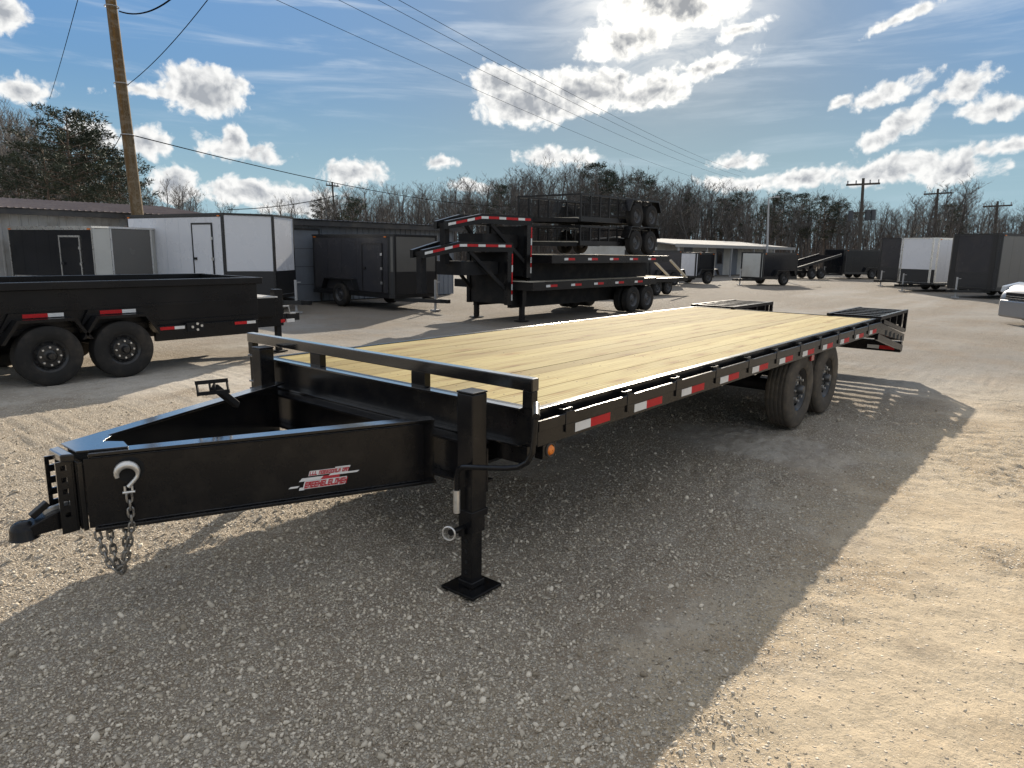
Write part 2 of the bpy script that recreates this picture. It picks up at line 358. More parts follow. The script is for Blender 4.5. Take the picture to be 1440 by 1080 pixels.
def make_ground():
    xs = axis_coords(-2.2, 7.5, 0.026, 900); ys = axis_coords(-2.6, 4.0, 0.026, 900)
    X, Y = np.meshgrid(xs, ys, indexing='ij'); Z = ground_z(X, Y)
    nx, ny = X.shape
    co = np.stack([X, Y, Z], -1).reshape(-1, 3)
    i, j = np.meshgrid(np.arange(nx - 1), np.arange(ny - 1), indexing='ij'); a = (i * ny + j).ravel()
    quads = np.stack([a, a + ny, a + ny + 1, a + 1], 1)
    me = bpy.data.meshes.new('ground'); me.vertices.add(len(co)); me.vertices.foreach_set('co', co.ravel())
    me.loops.add(quads.size); me.loops.foreach_set('vertex_index', quads.ravel().astype(np.int32))
    me.polygons.add(len(quads)); me.polygons.foreach_set('loop_start', np.arange(0, quads.size, 4, dtype=np.int32))
    me.polygons.foreach_set('use_smooth', np.ones(len(quads), dtype=bool))
    me.update(calc_edges=True)
    at = me.attributes.new('loose', 'FLOAT', 'POINT'); at.data.foreach_set('value', loose_mask(X, Y).ravel().astype(np.float32))
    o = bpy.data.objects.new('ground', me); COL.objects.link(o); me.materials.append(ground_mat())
    return tag(o, 'packed crushed-limestone gravel yard with broken crust and dusty patches', 'ground', kind='structure')
def ground_mat():
    m = bpy.data.materials.new('gravel_yard'); m.use_nodes = True; t = m.node_tree; p = t.nodes['Principled BSDF']
    tc = nn(t, 'ShaderNodeTexCoord'); v = tc.outputs['Object']; la = nn(t, 'ShaderNodeAttribute', attribute_name='loose'); loose = la.outputs['Fac']
    big = noise(t, v, 0.20, 5, 0.6); mid = noise(t, v, 1.6, 7, 0.68); fine = noise(t, v, 34, 6, 0.72)
    sp = nn(t, 'ShaderNodeSeparateXYZ'); t.links.new(v, sp.inputs[0])
    # warmer-coloured strip of yard on the near side of the parked trailer
    warm_strip = M(t, 'MULTIPLY', ramp(t, M(t, 'ADD', sp.outputs[1], M(t, 'MULTIPLY', M(t, 'SUBTRACT', mid, 0.5), 1.6)), -0.1, -1.5), ramp(t, sp.outputs[0], 4, 11, 1, 0))
    c = mixc(t, ramp(t, big, 0.32, 0.68), (0.43, 0.388, 0.325), (0.52, 0.478, 0.415))
    far = ramp(t, M(t, 'ADD', sp.outputs[0], M(t, 'MULTIPLY', sp.outputs[1], 0.35)), 3.5, 10); c = mixc(t, M(t, 'MULTIPLY', far, 0.92), c, mixc(t, ramp(t, big, 0.35, 0.65), (0.185, 0.176, 0.162), (0.25, 0.24, 0.222)))  # far yard darkened: self-shadowing of backlit gravel put into the colour
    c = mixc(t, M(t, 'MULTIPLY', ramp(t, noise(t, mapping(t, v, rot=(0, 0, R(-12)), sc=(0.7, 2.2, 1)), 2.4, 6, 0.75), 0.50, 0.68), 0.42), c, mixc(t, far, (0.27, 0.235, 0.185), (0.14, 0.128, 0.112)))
    c = mixc(t, M(t, 'MULTIPLY', warm_strip, 0.9), c, (0.58, 0.472, 0.325))
    c = mixc(t, M(t, 'MULTIPLY', loose, 0.85), c, mixc(t, warm_strip, (0.225, 0.178, 0.126), (0.40, 0.31, 0.195)))       # brown fines between the stones
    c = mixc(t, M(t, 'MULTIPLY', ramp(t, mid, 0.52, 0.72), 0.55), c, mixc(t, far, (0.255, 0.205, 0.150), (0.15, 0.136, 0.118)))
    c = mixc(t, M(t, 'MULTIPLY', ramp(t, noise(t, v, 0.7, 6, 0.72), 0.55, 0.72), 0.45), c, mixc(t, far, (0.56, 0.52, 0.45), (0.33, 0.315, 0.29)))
    c = mixc(t, M(t, 'MULTIPLY', M(t, 'MULTIPLY', ramp(t, noise(t, v, 0.95, 6, 0.66), 0.47, 0.60), ramp(t, loose, 0.0, 0.5, 0.45, 1.0)), 0.66), c, mixc(t, warm_strip, (0.225, 0.175, 0.125), (0.40, 0.30, 0.19)))      # damp brown patches
    tyre = noise(t, mapping(t, v, rot=(0, 0, R(-18)), sc=(0.10, 1.5, 1)), 1.0, 4, 0.6)                             # faint wheel tracks
    c = mixc(t, M(t, 'MULTIPLY', ramp(t, tyre, 0.56, 0.66), 0.28), c, (0.27, 0.235, 0.19))
    h = None
    for s, amt in ((55, 0.95), (110, 0.85), (230, 0.6)):                # chips of stone, three sizes
        vo = nn(t, 'ShaderNodeTexVoronoi', feature='F1'); t.links.new(v, vo.inputs['Vector']); vo.inputs['Scale'].default_value = s
        ve = nn(t, 'ShaderNodeSeparateColor'); t.links.new(vo.outputs['Color'], ve.inputs[0])
        has = M(t, 'GREATER_THAN', M(t, 'MULTIPLY_ADD', loose, 0.74, 0.08), ve.outputs[0])
        chip = M(t, 'MULTIPLY', ramp(t, vo.outputs['Distance'], 0.50, 0.36), has)
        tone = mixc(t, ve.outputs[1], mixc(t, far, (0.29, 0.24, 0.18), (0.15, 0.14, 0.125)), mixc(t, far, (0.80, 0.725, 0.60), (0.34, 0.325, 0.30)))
        c = mixc(t, M(t, 'MULTIPLY', chip, amt), c, tone)
        hh = M(t, 'MULTIPLY', M(t, 'MULTIPLY', chip, ramp(t, vo.outputs['Distance'], 0.5, 0.0)), 55.0 / s)
        h = hh if h is None else M(t, 'ADD', h, hh)
    c = mixc(t, M(t, 'MULTIPLY', ramp(t, fine, 0.45, 0.72), 0.38), c, (0.20, 0.165, 0.125))
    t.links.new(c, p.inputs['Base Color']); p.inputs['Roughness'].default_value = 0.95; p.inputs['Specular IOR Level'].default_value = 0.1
    bp = nn(t, 'ShaderNodeBump'); bp.inputs['Strength'].default_value = 0.8; bp.inputs['Distance'].default_value = 0.018
    t.links.new(M(t, 'ADD', M(t, 'ADD', h, M(t, 'MULTIPLY', fine, 0.9)), M(t, 'MULTIPLY', mid, 3.0)), bp.inputs['Height']); t.links.new(bp.outputs[0], p.inputs['Normal'])
    return m
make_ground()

def stone_mat():
    m = bpy.data.materials.new('limestone_chips'); m.use_nodes = True; t = m.node_tree; p = t.nodes['Principled BSDF']
    at = nn(t, 'ShaderNodeAttribute', attribute_name='tone'); tc = nn(t, 'ShaderNodeTexCoord')
    c = mixc(t, at.outputs['Fac'], (0.29, 0.24, 0.175), (0.78, 0.695, 0.56))
    c = mixc(t, M(t, 'MULTIPLY', ramp(t, noise(t, tc.outputs['Object'], 60, 4), 0.4, 0.7), 0.3), c, (0.32, 0.26, 0.19))
    t.links.new(c, p.inputs['Base Color']); p.inputs['Roughness'].default_value = 0.9; p.inputs['Specular IOR Level'].default_value = 0.2
    return m
def make_gravel(N=72000):
    rs = np.random.RandomState(11)
    g = (1 + 5 ** .5) / 2
    iv = np.array([(-1, g, 0), (1, g, 0), (-1, -g, 0), (1, -g, 0), (0, -1, g), (0, 1, g), (0, -1, -g), (0, 1, -g), (g, 0, -1), (g, 0, 1), (-g, 0, -1), (-g, 0, 1)], float); iv /= np.linalg.norm(iv[0])
    it = np.array([(0, 11, 5), (0, 5, 1), (0, 1, 7), (0, 7, 10), (0, 10, 11), (1, 5, 9), (5, 11, 4), (11, 10, 2), (10, 7, 6), (7, 1, 8), (3, 9, 4), (3, 4, 2), (3, 2, 6), (3, 6, 8), (3, 8, 9), (4, 9, 5), (2, 4, 11), (6, 2, 10), (8, 6, 7), (9, 8, 1)])
    n = N * 6
    a = np.radians(rs.uniform(-6, 88, n)); r = 1.55 * np.exp(rs.rand(n) * np.log(9.0 / 1.55))
    x = -2.61 + r * np.cos(a); y = -2.03 + r * np.sin(a)
    pk = 1 / (1 + np.exp((y + 1.05) * 9)); den = 0.02 + 0.95 * loose_mask(x, y) ** 1.7
    keep = rs.rand(n) < den; idx = np.where(keep)[0][:N]
    x = x[idx]; y = y[idx]; r = r[idx]; pk = pk[idx]; k = len(idx)
    sz = np.clip(np.exp(rs.normal(np.log(0.0037), 0.50, k)), 0.0015, 0.015) * (1 - 0.35 * pk)
    sc = sz[:, None] * rs.uniform(0.7, 1.35, (k, 3)); sc[:, 2] *= 0.72 - 0.25 * pk
    th = rs.uniform(0, 2 * np.pi, k)
    V = iv[None] * (1 + rs.uniform(-0.36, 0.36, (k, 12, 1))) * sc[:, None, :]
    tilt = rs.normal(0, 0.35, (k, 2)); V[:, :, 2] += V[:, :, 0] * tilt[:, :1] + V[:, :, 1] * tilt[:, 1:]
    c, s = np.cos(th)[:, None], np.sin(th)[:, None]
    X = V[:, :, 0] * c - V[:, :, 1] * s + x[:, None]; Y = V[:, :, 0] * s + V[:, :, 1] * c + y[:, None]
    Z = V[:, :, 2] + (ground_z(x, y) + sc[:, 2] * 0.35)[:, None]
    co = np.stack([X, Y, Z], -1).reshape(-1, 3); F = (it[None] + (np.arange(k) * 12)[:, None, None]).reshape(-1, 3)
    me = bpy.data.meshes.new('gravel'); me.vertices.add(len(co)); me.vertices.foreach_set('co', co.ravel())
    me.loops.add(F.size); me.loops.foreach_set('vertex_index', F.ravel().astype(np.int32))
    me.polygons.add(len(F)); me.polygons.foreach_set('loop_start', np.arange(0, F.size, 3, dtype=np.int32))
    me.update(calc_edges=True)
    at = me.attributes.new('tone', 'FLOAT', 'POINT'); at.data.foreach_set('value', np.repeat(np.clip(rs.normal(0.52, 0.34, k) + 0.2 * pk, 0, 1), 12).astype(np.float32))
    o = bpy.data.objects.new('gravel', me); COL.objects.link(o); me.materials.append(stone_mat())
    tag(o, 'loose pale limestone chips scattered over the yard', 'gravel', kind='stuff')
make_gravel()
# ================================================================ wheels
def wheel_parts(root, c, r=0.385, wd=0.235, side=-1, rim_r=None, bolts=8, name='wheel', dish=0.05, groove=True):
    """wheel with tyre, rim, hub and lugs; side = -1 faces -y, +1 faces +y. c is the wheel centre"""
    rim_r = rim_r or r * 0.545
    e = bpy.data.objects.new(name, None); COL.objects.link(e); e.parent = root; e.location = c
    if side > 0: e.rotation_euler = (0, 0, math.pi)
    h = wd / 2
    prof = [(rim_r, -h * 0.86), (rim_r + 0.015, -h * 0.97), (rim_r + (r - rim_r) * 0.45, -h * 1.06), (r - 0.045, -h * 1.0), (r - 0.015, -h * 0.9), (r - 0.004, -h * 0.80)]
    if groove:
        for q in (-0.5, -0.17, 0.17, 0.5):
            prof += [(r, h * (q - 0.10)), (r - 0.009, h * (q - 0.075)), (r - 0.009, h * (q + 0.075)), (r, h * (q + 0.10))]
    prof += [(r - 0.004, h * 0.80), (r - 0.015, h * 0.9), (r - 0.045, h), (rim_r + (r - rim_r) * 0.45, h * 1.06), (rim_r + 0.015, h * 0.97), (rim_r, h * 0.86)]
    MB().lathe(prof, 1, n=56).build('tyre', RUBBER if groove else RUBBER2, e, smooth=True)
    d = -h * 0.88 + dish
    rp = [(rim_r + 0.008, -h * 0.90), (rim_r + 0.008, -h * 0.84), (rim_r - 0.012, -h * 0.72), (rim_r - 0.03, d), (rim_r * 0.80, d + 0.012), (rim_r * 0.66, d - 0.018), (rim_r * 0.40, d - 0.022), (rim_r * 0.38, d + 0.02), (rim_r * 0.9, h * 0.3), (rim_r, h * 0.85), (rim_r + 0.006, h * 0.88), (rim_r + 0.002, -h * 0.6)]
    MB().lathe(rp, 1, n=40).build('rim', RIM, e, smooth=True)
    hb = MB().lathe([(0.002, d - 0.085), (0.035, d - 0.083), (0.043, d - 0.07), (0.045, d - 0.02), (rim_r * 0.43, d - 0.01), (rim_r * 0.43, d + 0.05), (0.002, d + 0.05)], 1, n=20, close=False)
    hb.build('hub', HUBM if groove else RIM, e, smooth=True)
    hs_ = MB()
    for k in range(bolts):
        a = 2 * math.pi * k / bolts; q = rim_r * 0.54
        MB.cyl(hs_, (q * math.cos(a), d - 0.045, q * math.sin(a)), (q * math.cos(a), d - 0.015, q * math.sin(a)), 0.0125, 6)
    tag(hs_.build('lug_nuts', ZINC, e), kind='stuff')
    hn = MB()
    for k in range(bolts):
        a = 2 * math.pi * (k + 0.5) / bolts; q = rim_r * 0.775
        pts = []
        hn.tube([(q * math.cos(a), d - 0.006, q * math.sin(a)), (q * math.cos(a), d + 0.006, q * math.sin(a))], 0.021, 10)
    tag(hn.build('hand_holes', HOLE, e), kind='stuff')
    return e

# ================================================================ the flatbed trailer in front
W = 2.59; CY = W / 2
org = (3.0, CY, 0.0)
T = empty('flatbed_trailer', org)
tag(T, 'long black deckover flatbed trailer with new pale pine plank deck, front of the yard', 'trailer')
def part(mb, name, mt, parent=None, bev=0.0, smooth=False, seg=2):
    return mb.build(name, mt, parent or T, bev, smooth, org=org if (parent is None or parent in TROOTS) else org, seg=seg)
TROOTS = {T}
DZ = 0.880
XE = 7.10                                     # end of the wooden deck
# planks: each one its own length-wise board
npl = 16; y0p, y1p = 0.105, W - 0.105; pw = (y1p - y0p) / npl
rp_ = random.Random(3)
for k in range(npl):
    a = y0p + k * pw + 0.0009; b = a + pw - 0.0018; dz = rp_.uniform(-0.0007, 0.0005)
    m_ = MB(); n = 18; tw = rp_.uniform(-0.0006, 0.0006)
    vs_ = []; fs_ = []
    for i in range(n + 1):
        x = 0.05 + (XE - 0.05) * i / n; wv_ = 0.0004 * math.sin(i * 0.9 + k * 2.1); yy = 0.0012 * math.sin(i * 0.7 + k)
        for (yq, zq) in ((a, -0.040), (b, -0.040), (b, -0.0010), (b - 0.0016, 0), (a + 0.0016, 0), (a, -0.0010)):
            vs_.append((x, yq + yy, DZ + dz + zq + wv_ + tw * (yq - (a + b) / 2) / pw))
        if i:
            o_ = (i - 1) * 6; q_ = i * 6
            fs_ += [(o_ + j, o_ + (j + 1) % 6, q_ + (j + 1) % 6, q_ + j) for j in range(6)]
    fs_ += [tuple(range(5, -1, -1)), tuple(range(n * 6, n * 6 + 6))]
    m_.add(vs_, fs_); part(m_, 'plank', PINE)
# deck screws: rows over the cross members, one row object per plank would be lost; they sit in the rows below
scr = MB()
for xi in range(12):
    x = 0.30 + xi * 0.61
    for k in range(npl):
        for q in (0.25, 0.75):
            y = y0p + (k + q) * pw; scr.box(x - 0.003, x + 0.003, y - 0.003, y + 0.003, DZ - 0.004, DZ + 0.0008)
so_ = part(scr, 'deck_screws', CHASSIS); tag(so_, kind='stuff')
# cross members and main beams below
for i in range(18):
    x = 0.22 + i * 0.405
    part(MB().box(x - 0.03, x + 0.03, 0.065, W - 0.065, 0.745, 0.838), 'cross_member', CHASSIS)
for yb in (0.62, W - 0.62):
    m_ = MB().box(0.02, XE, yb - 0.07, yb + 0.07, 0.728, 0.744).box(0.02, XE, yb - 0.005, yb + 0.005, 0.470, 0.728).box(0.02, XE, yb - 0.07, yb + 0.07, 0.455, 0.470)
    part(m_, 'main_beam', CHASSIS)
# side channels with stake pockets and rub rail
for sd in (0, 1):
    Yf = (lambda q: q) if sd == 0 else (lambda q: W - q)
    def bx(m_, x0, x1, a, b, z0, z1):
        a, b = sorted((Yf(a), Yf(b))); return m_.box(x0, x1, a, b, z0, z1)
    ch = MB(); bx(ch, 0.03, XE + 0.02, 0.055, 0.063, 0.712, 0.8855); bx(ch, 0.03, XE + 0.02, 0.0635, 0.102, 0.8775, 0.8855); bx(ch, 0.03, XE + 0.02, 0.0635, 0.112, 0.712, 0.722)
    rail = part(ch, 'side_channel', BLACKP, bev=0.002, seg=1)
    rr = MB(); bx(rr, 0.046, XE + 0.03, 0.0, 0.010, 0.712, 0.846); bx(rr, 0.046, XE + 0.03, -0.007, -0.0002, 0.790, 0.846)
    part(rr, 'rub_rail', BLACKP, bev=0.0025)
    for k in range(12):
        x = 0.31 + 0.62 * k
        if x > XE: break
        pk = MB(); bx(pk, x - 0.042, x - 0.035, 0.0105, 0.0545, 0.742, 0.868); bx(pk, x + 0.035, x + 0.042, 0.0105, 0.0545, 0.742, 0.868); bx(pk, x - 0.0345, x + 0.0345, 0.0105, 0.017, 0.742, 0.868)
        bx(pk, x - 0.040, x + 0.040, -0.0105, -0.0073, 0.7902, 0.856); bx(pk, x - 0.040, x + 0.040, -0.0105, -0.0003, 0.748, 0.7899)
        part(pk, 'stake_pocket', BLACKP, rail, bev=0.002, seg=1)
        q = MB(); bx(q, x + 0.058, x + 0.205, -0.0025, -0.0004, 0.730, 0.778); part(q, 'white_reflective_tape', WHITE, rail)
        q = MB(); bx(q, x + 0.2055, x + 0.405, -0.0025, -0.0004, 0.730, 0.778); part(q, 'red_reflective_tape', RED, rail)
    # amber marker at the front corner on its bracket
    br = MB(); bx(br, 0.095, 0.205, 0.004, 0.056, 0.635, 0.711); brk = part(br, 'marker_bracket', BLACKP, rail, bev=0.003)
    lm = MB(); yy = Yf(0.0038); lm.lathe([(0.002, yy - 0.017 if sd == 0 else yy + 0.017), (0.020, yy - 0.014 if sd == 0 else yy + 0.014), (0.028, yy - 0.004 if sd == 0 else yy + 0.004), (0.029, yy)], 1, (0.155, 0, 0.676), 20, close=False)
    part(lm, 'amber_marker_light', AMBER, rail, smooth=True)
    gr = MB(); gr.lathe([(0.029, yy - 0.007 if sd == 0 else yy + 0.007), (0.036, yy - 0.007 if sd == 0 else yy + 0.007), (0.037, yy), (0.029, yy)], 1, (0.155, 0, 0.676), 20)
    part(gr, 'lens_grommet', RUBBER, rail, smooth=True)
    mk = MB(); bx(mk, 4.40, 4.48, 0.004, 0.02, 0.655, 0.711); part(mk, 'red_side_marker', REDLENS, rail)
    # mud guard strip under the deck above the wheels
    gd = MB(); bx(gd, 3.86, 5.62, 0.07, 0.30, 0.784, 0.790); part(gd, 'wheel_cover', CHASSIS)
# front header: channel, upper bar, posts
part(MB().box(-0.002, 0.045, 0.0, W, 0.722, 0.916), 'front_channel', BLACKP, bev=0.004)
part(MB().box(-0.045, -0.0025, 0.05, W - 0.05, 0.906, 0.918), 'front_flange', BLACK, bev=0.002, seg=1)
part(MB().box(-0.045, -0.0025, 0.05, W - 0.05, 0.722, 0.733), 'front_flange', BLACK, bev=0.002, seg=1)
fr = part(MB().box(-0.012, 0.042, -0.004, W + 0.004, 1.000, 1.066), 'front_rail', BLACK, bev=0.006)
for y in (0.03, 0.81, 1.78, W - 0.03):
    wdt = 0.055 if 0.1 < y < 2.5 else 0.03
    part(MB().box(-0.008, 0.038, y - wdt, y + wdt, 0.9165, 0.9995), 'post', BLACKP, fr, bev=0.003)
# lower transverse beam carrying the jacks
m_ = MB().box(-0.150, -0.046, 0.24, W - 0.24, 0.706, 0.721).box(-0.086, -0.076, 0.24, W - 0.24, 0.512, 0.706).box(-0.150, -0.012, 0.24, W - 0.24, 0.497, 0.512)
part(m_, 'jack_beam', BLACKP, bev=0.002, seg=1)
part(MB().box(-0.0115, 0.010, 0.02, W - 0.02, 0.628, 0.7215), 'front_plate', BLACKP, bev=0.002, seg=1)
# tongue: two I-beams meeting at the coupler
ZT, ZB = 0.800, 0.455
def tongue_beam(pa, pb, outer):
    """pa nose point, pb rear point of the web (x, y)"""
    a = Vector((*pa, 0)); b = Vector((*pb, 0)); d = (b - a).normalized(); n = Vector((-d.y, d.x, 0)) * outer
    m_ = MB(); up_ = Vector((0, 0, 1))
    def slab(o0, o1, z0, z1, sh=0.0):
        q = []
        for z in (z0, z1):
            for e_, o_ in ((a + d * sh, o0), (b, o0), (b, o1), (a + d * sh, o1)): q.append(e_ + n * o_ + up_ * z)
        m_.add(q, [(0, 3, 2, 1), (4, 5, 6, 7), (0, 1, 5, 4), (1, 2, 6, 5), (2, 3, 7, 6), (3, 0, 4, 7)])
    slab(-0.060, 0.018, ZT - 0.014, ZT)
    slab(-0.004, 0.004, ZB + 0.0141, ZT - 0.0141)
    slab(-0.060, 0.036, ZB, ZB + 0.016)
    return part(m_, 'tongue_beam', BLACK, bev=0.0025)
NA, NB = (-1.565, 1.175), (-0.13, 0.555)
FA, FB = (-1.565, 1.415), (-0.13, 2.035)
bn = tongue_beam(NA, NB, -1); bf = tongue_beam(FA, FB, 1)
dN = (Vector((*NB, 0)) - Vector((*NA, 0))).normalized(); nN = Vector((dN.y, -dN.x, 0))
# outer doubler plate at the nose, gusset plate on top, cross tube inside
def webpt(s, z, off): q = Vector((*NA, 0)) + dN * s + nN * off; return (q.x, q.y, z)
pl = MB(); q = [webpt(s, z, o_) for z in (ZB + 0.012, ZT - 0.022) for s, o_ in ((-0.02, 0.006), (1.50, 0.006), (1.50, 0.0105), (-0.02, 0.0105))]
pl.add(q, [(0, 3, 2, 1), (4, 5, 6, 7), (0, 1, 5, 4), (1, 2, 6, 5), (2, 3, 7, 6), (3, 0, 4, 7)])
bead = MB(); rw_ = random.Random(4)
for z_, off_ in ((ZB + 0.020, 0.0125), (ZT - 0.021, 0.0115)):
    bead.tube([webpt(s_ * 0.012, z_ + rw_.uniform(-0.0012, 0.0012), off_) for s_ in range(1, 124)], [rw_.uniform(0.0028, 0.0048) for s_ in range(1, 124)], 5)
part(bead, 'weld_bead', BLACKP, bn)
web = part(pl, 'side_plate', BLACKP, bn, bev=0.002, seg=1)
part(MB().prism([(-1.60, 1.205), (-1.42, 1.125), (-1.40, 1.225), (-1.46, 1.295), (-1.40, 1.365), (-1.42, 1.465), (-1.60, 1.385)], 2, 0.8005, 0.809), 'nose_gusset', BLACK, bev=0.002, seg=1)
part(MB().prism([(-1.655, 1.225), (-1.607, 1.20), (-1.607, 1.39), (-1.655, 1.365)], 2, 0.765, 0.800), 'nose_cap', BLACK, bev=0.008)
part(MB().box(-1.606, -1.585, 1.185, 1.405, 0.457, 0.7645), 'nose_plate', BLACK, bev=0.002)
part(MB().box(-1.14, -1.06, 1.005, 1.585, 0.52, 0.60), 'tongue_cross_tube', BLACK, bev=0.004)
part(MB().prism([(-1.30, 1.12), (-1.02, 1.01), (-1.02, 1.16)], 2, 0.752, 0.758), 'corner_gusset', BLACK)
# spare-tyre mount on the far tongue beam
sm = MB().beam((-0.665, 1.585, 0.80), (-0.832, 1.492, 0.938), 0.035, 0.035)
sp_ = part(sm, 'spare_mount', CHASSIS, bev=0.003)
pc = Vector((-0.845, 1.487, 0.940)); ax = Vector((0.70, -0.71, 0.10)).normalized(); pv = MB(); pz = ax.cross(Vector((-0.71, -0.70, 0))).normalized()
if pz.z < 0: pz = -pz
for q in (-0.030, 0.030): pv.beam(pc - ax * 0.085 + pz * q, pc + ax * 0.085 + pz * q, 0.008, 0.020)
for q in (-0.078, -0.012, 0.012, 0.078): pv.beam(pc + ax * q - pz * 0.0198, pc + ax * q + pz * 0.0198, 0.0078, 0.016, (0.7, 0.7, 0.01))
part(pv, 'mount_plate', CHASSIS, sp_)
# channel with pin holes and the coupler
adj = part(MB().box(-1.616, -1.6075, 1.225, 1.365, 0.452, 0.770), 'height_channel', BLACK, bev=0.002, seg=1)
for ya in (1.225, 1.357):                     # the two flanges, each with a column of real bolt holes
    fl = MB().box(-1.676, -1.659, ya, ya + 0.008, 0.452, 0.770).box(-1.637, -1.6165, ya, ya + 0.008, 0.452, 0.770)
    zs_ = [0.770] + [q for k in range(5) for q in (0.752 - k * 0.052, 0.730 - k * 0.052)] + [0.452]
    for k in range(0, len(zs_), 2): fl.box(-1.6588, -1.6372, ya + 0.0002, ya + 0.0078, zs_[k + 1], zs_[k])
    part(fl, 'channel_flange', BLACK, adj)
cp = MB()
cp.prism([(-1.617, 0.468), (-1.617, 0.556), (-1.69, 0.548), (-1.76, 0.522), (-1.80, 0.506), (-1.80, 0.468)], 1, CY - 0.045, CY + 0.045)
cpl = part(cp, 'coupler', BLACK2, bev=0.006)
part(MB().lathe([(0.002, 0.530), (0.026, 0.527), (0.044, 0.514), (0.050, 0.495), (0.052, 0.464), (0.056, 0.455), (0.040, 0.455), (0.038, 0.48), (0.002, 0.50)], 2, (-1.797, CY, 0), 24, close=False), 'coupler_socket', BLACK2, cpl, smooth=True)
part(MB().beam((-1.765, CY, 0.540), (-1.70, CY, 0.585), 0.035, 0.026), 'coupler_latch', BLACK2, cpl, bev=0.004)
part(MB().beam((-1.625, CY, 0.562), (-1.72, CY, 0.548), 0.02, 0.02), 'latch_spring', ZINC, cpl)
# safety chains with hooks
def link_mesh(a, b, r=0.0055, wd=0.011, flip=0):
    a = Vector(a); b = Vector(b); d = b - a; L_ = d.length; d.normalize()
    s_ = d.cross(Vector((0.3, 1, 0.1))).normalized()
    if flip: s_ = d.cross(s_).normalized()
    pts = []; hl = L_ / 2 + r
    for k in range(12):
        an = 2 * math.pi * k / 12; cx_ = math.cos(an); sx_ = math.sin(an)
        pts.append((a + b) / 2 + d * (sx_ * wd + (hl - wd) * (1 if sx_ > 0.01 else -1 if sx_ < -0.01 else 0)) + s_ * (cx_ * wd))
    return MB().tube(pts, r, 6, closed=True)
def chain(root, path, pitch=0.034):
    pts = [Vector(q) for q in path]; out = [pts[0]]; i = 0; cur = pts[0]
    while i < len(pts) - 1:
        d = pts[i + 1] - cur
        if d.length >= pitch: cur = cur + d.normalized() * pitch; out.append(cur)
        else: i += 1
    for k in range(len(out) - 1): part(link_mesh(out[k], out[k + 1], flip=k % 2), 'chain_link', CHAIN, root, smooth=True)
def cat_path(a, b, sag, n=26):
    a = Vector(a); b = Vector(b)
    return [a.lerp(b, i / n) + Vector((0, 0, -sag * (1 - (2 * i / n - 1) ** 2))) for i in range(n + 1)]
hk = webpt(0.14, 0.70, 0.035)
def hook(root, c, flipx=1):
    c = Vector(c); d = dN; pts = []; rs_ = []
    for k in range(15):
        a = R(200 - k * 17.5) if flipx else 0
        pts.append(c + d * (0.041 * math.cos(a)) + Vector((0, 0, 0.041 * math.sin(a)))); rs_.append(0.009 + 0.0085 * math.sin(math.pi * min(1, k / 12)))
    pts.append(c + d * 0.0 + Vector((0, 0, -0.060))); rs_.append(0.010)
    h_ = part(MB().tube(pts, rs_, 10), 'hook', ZINC, root, smooth=True)
    e = c + Vector((0, 0, -0.072))
    cv = MB()
    for s_ in (-1, 1): cv.tube([e + d * (s_ * 0.014) + Vector((0, 0, 0.016)), e + d * (s_ * 0.014) + Vector((0, 0, -0.016))], 0.005, 8)
    cv.tube([e - d * 0.024 + Vector((0, 0, -0.012)), e + d * 0.024 + Vector((0, 0, -0.012))], 0.006, 8)
    part(cv, 'clevis', ZINC, root, smooth=True)
    return e + Vector((0, 0, -0.02))
sc1 = empty('safety_chain'); sc1.parent = T
e1 = hook(sc1, hk)
chain(sc1, [e1] + [(e1.x, e1.y, e1.z - 0.10)] + cat_path((e1.x, e1.y, e1.z - 0.14), webpt(0.0, 0.462, 0.0), 0.215))
sc2 = empty('safety_chain'); sc2.parent = T
chain(sc2, cat_path(webpt(0.115, 0.462, -0.004), webpt(0.045, 0.462, -0.03), 0.235))
hle = MB(); q0 = Vector(webpt(0.15, 0.71, 0.0105)); hle.tube([q0, q0 + nN * 0.0012], 0.058, 24); part(hle, 'chain_hole', HOLE, bn)
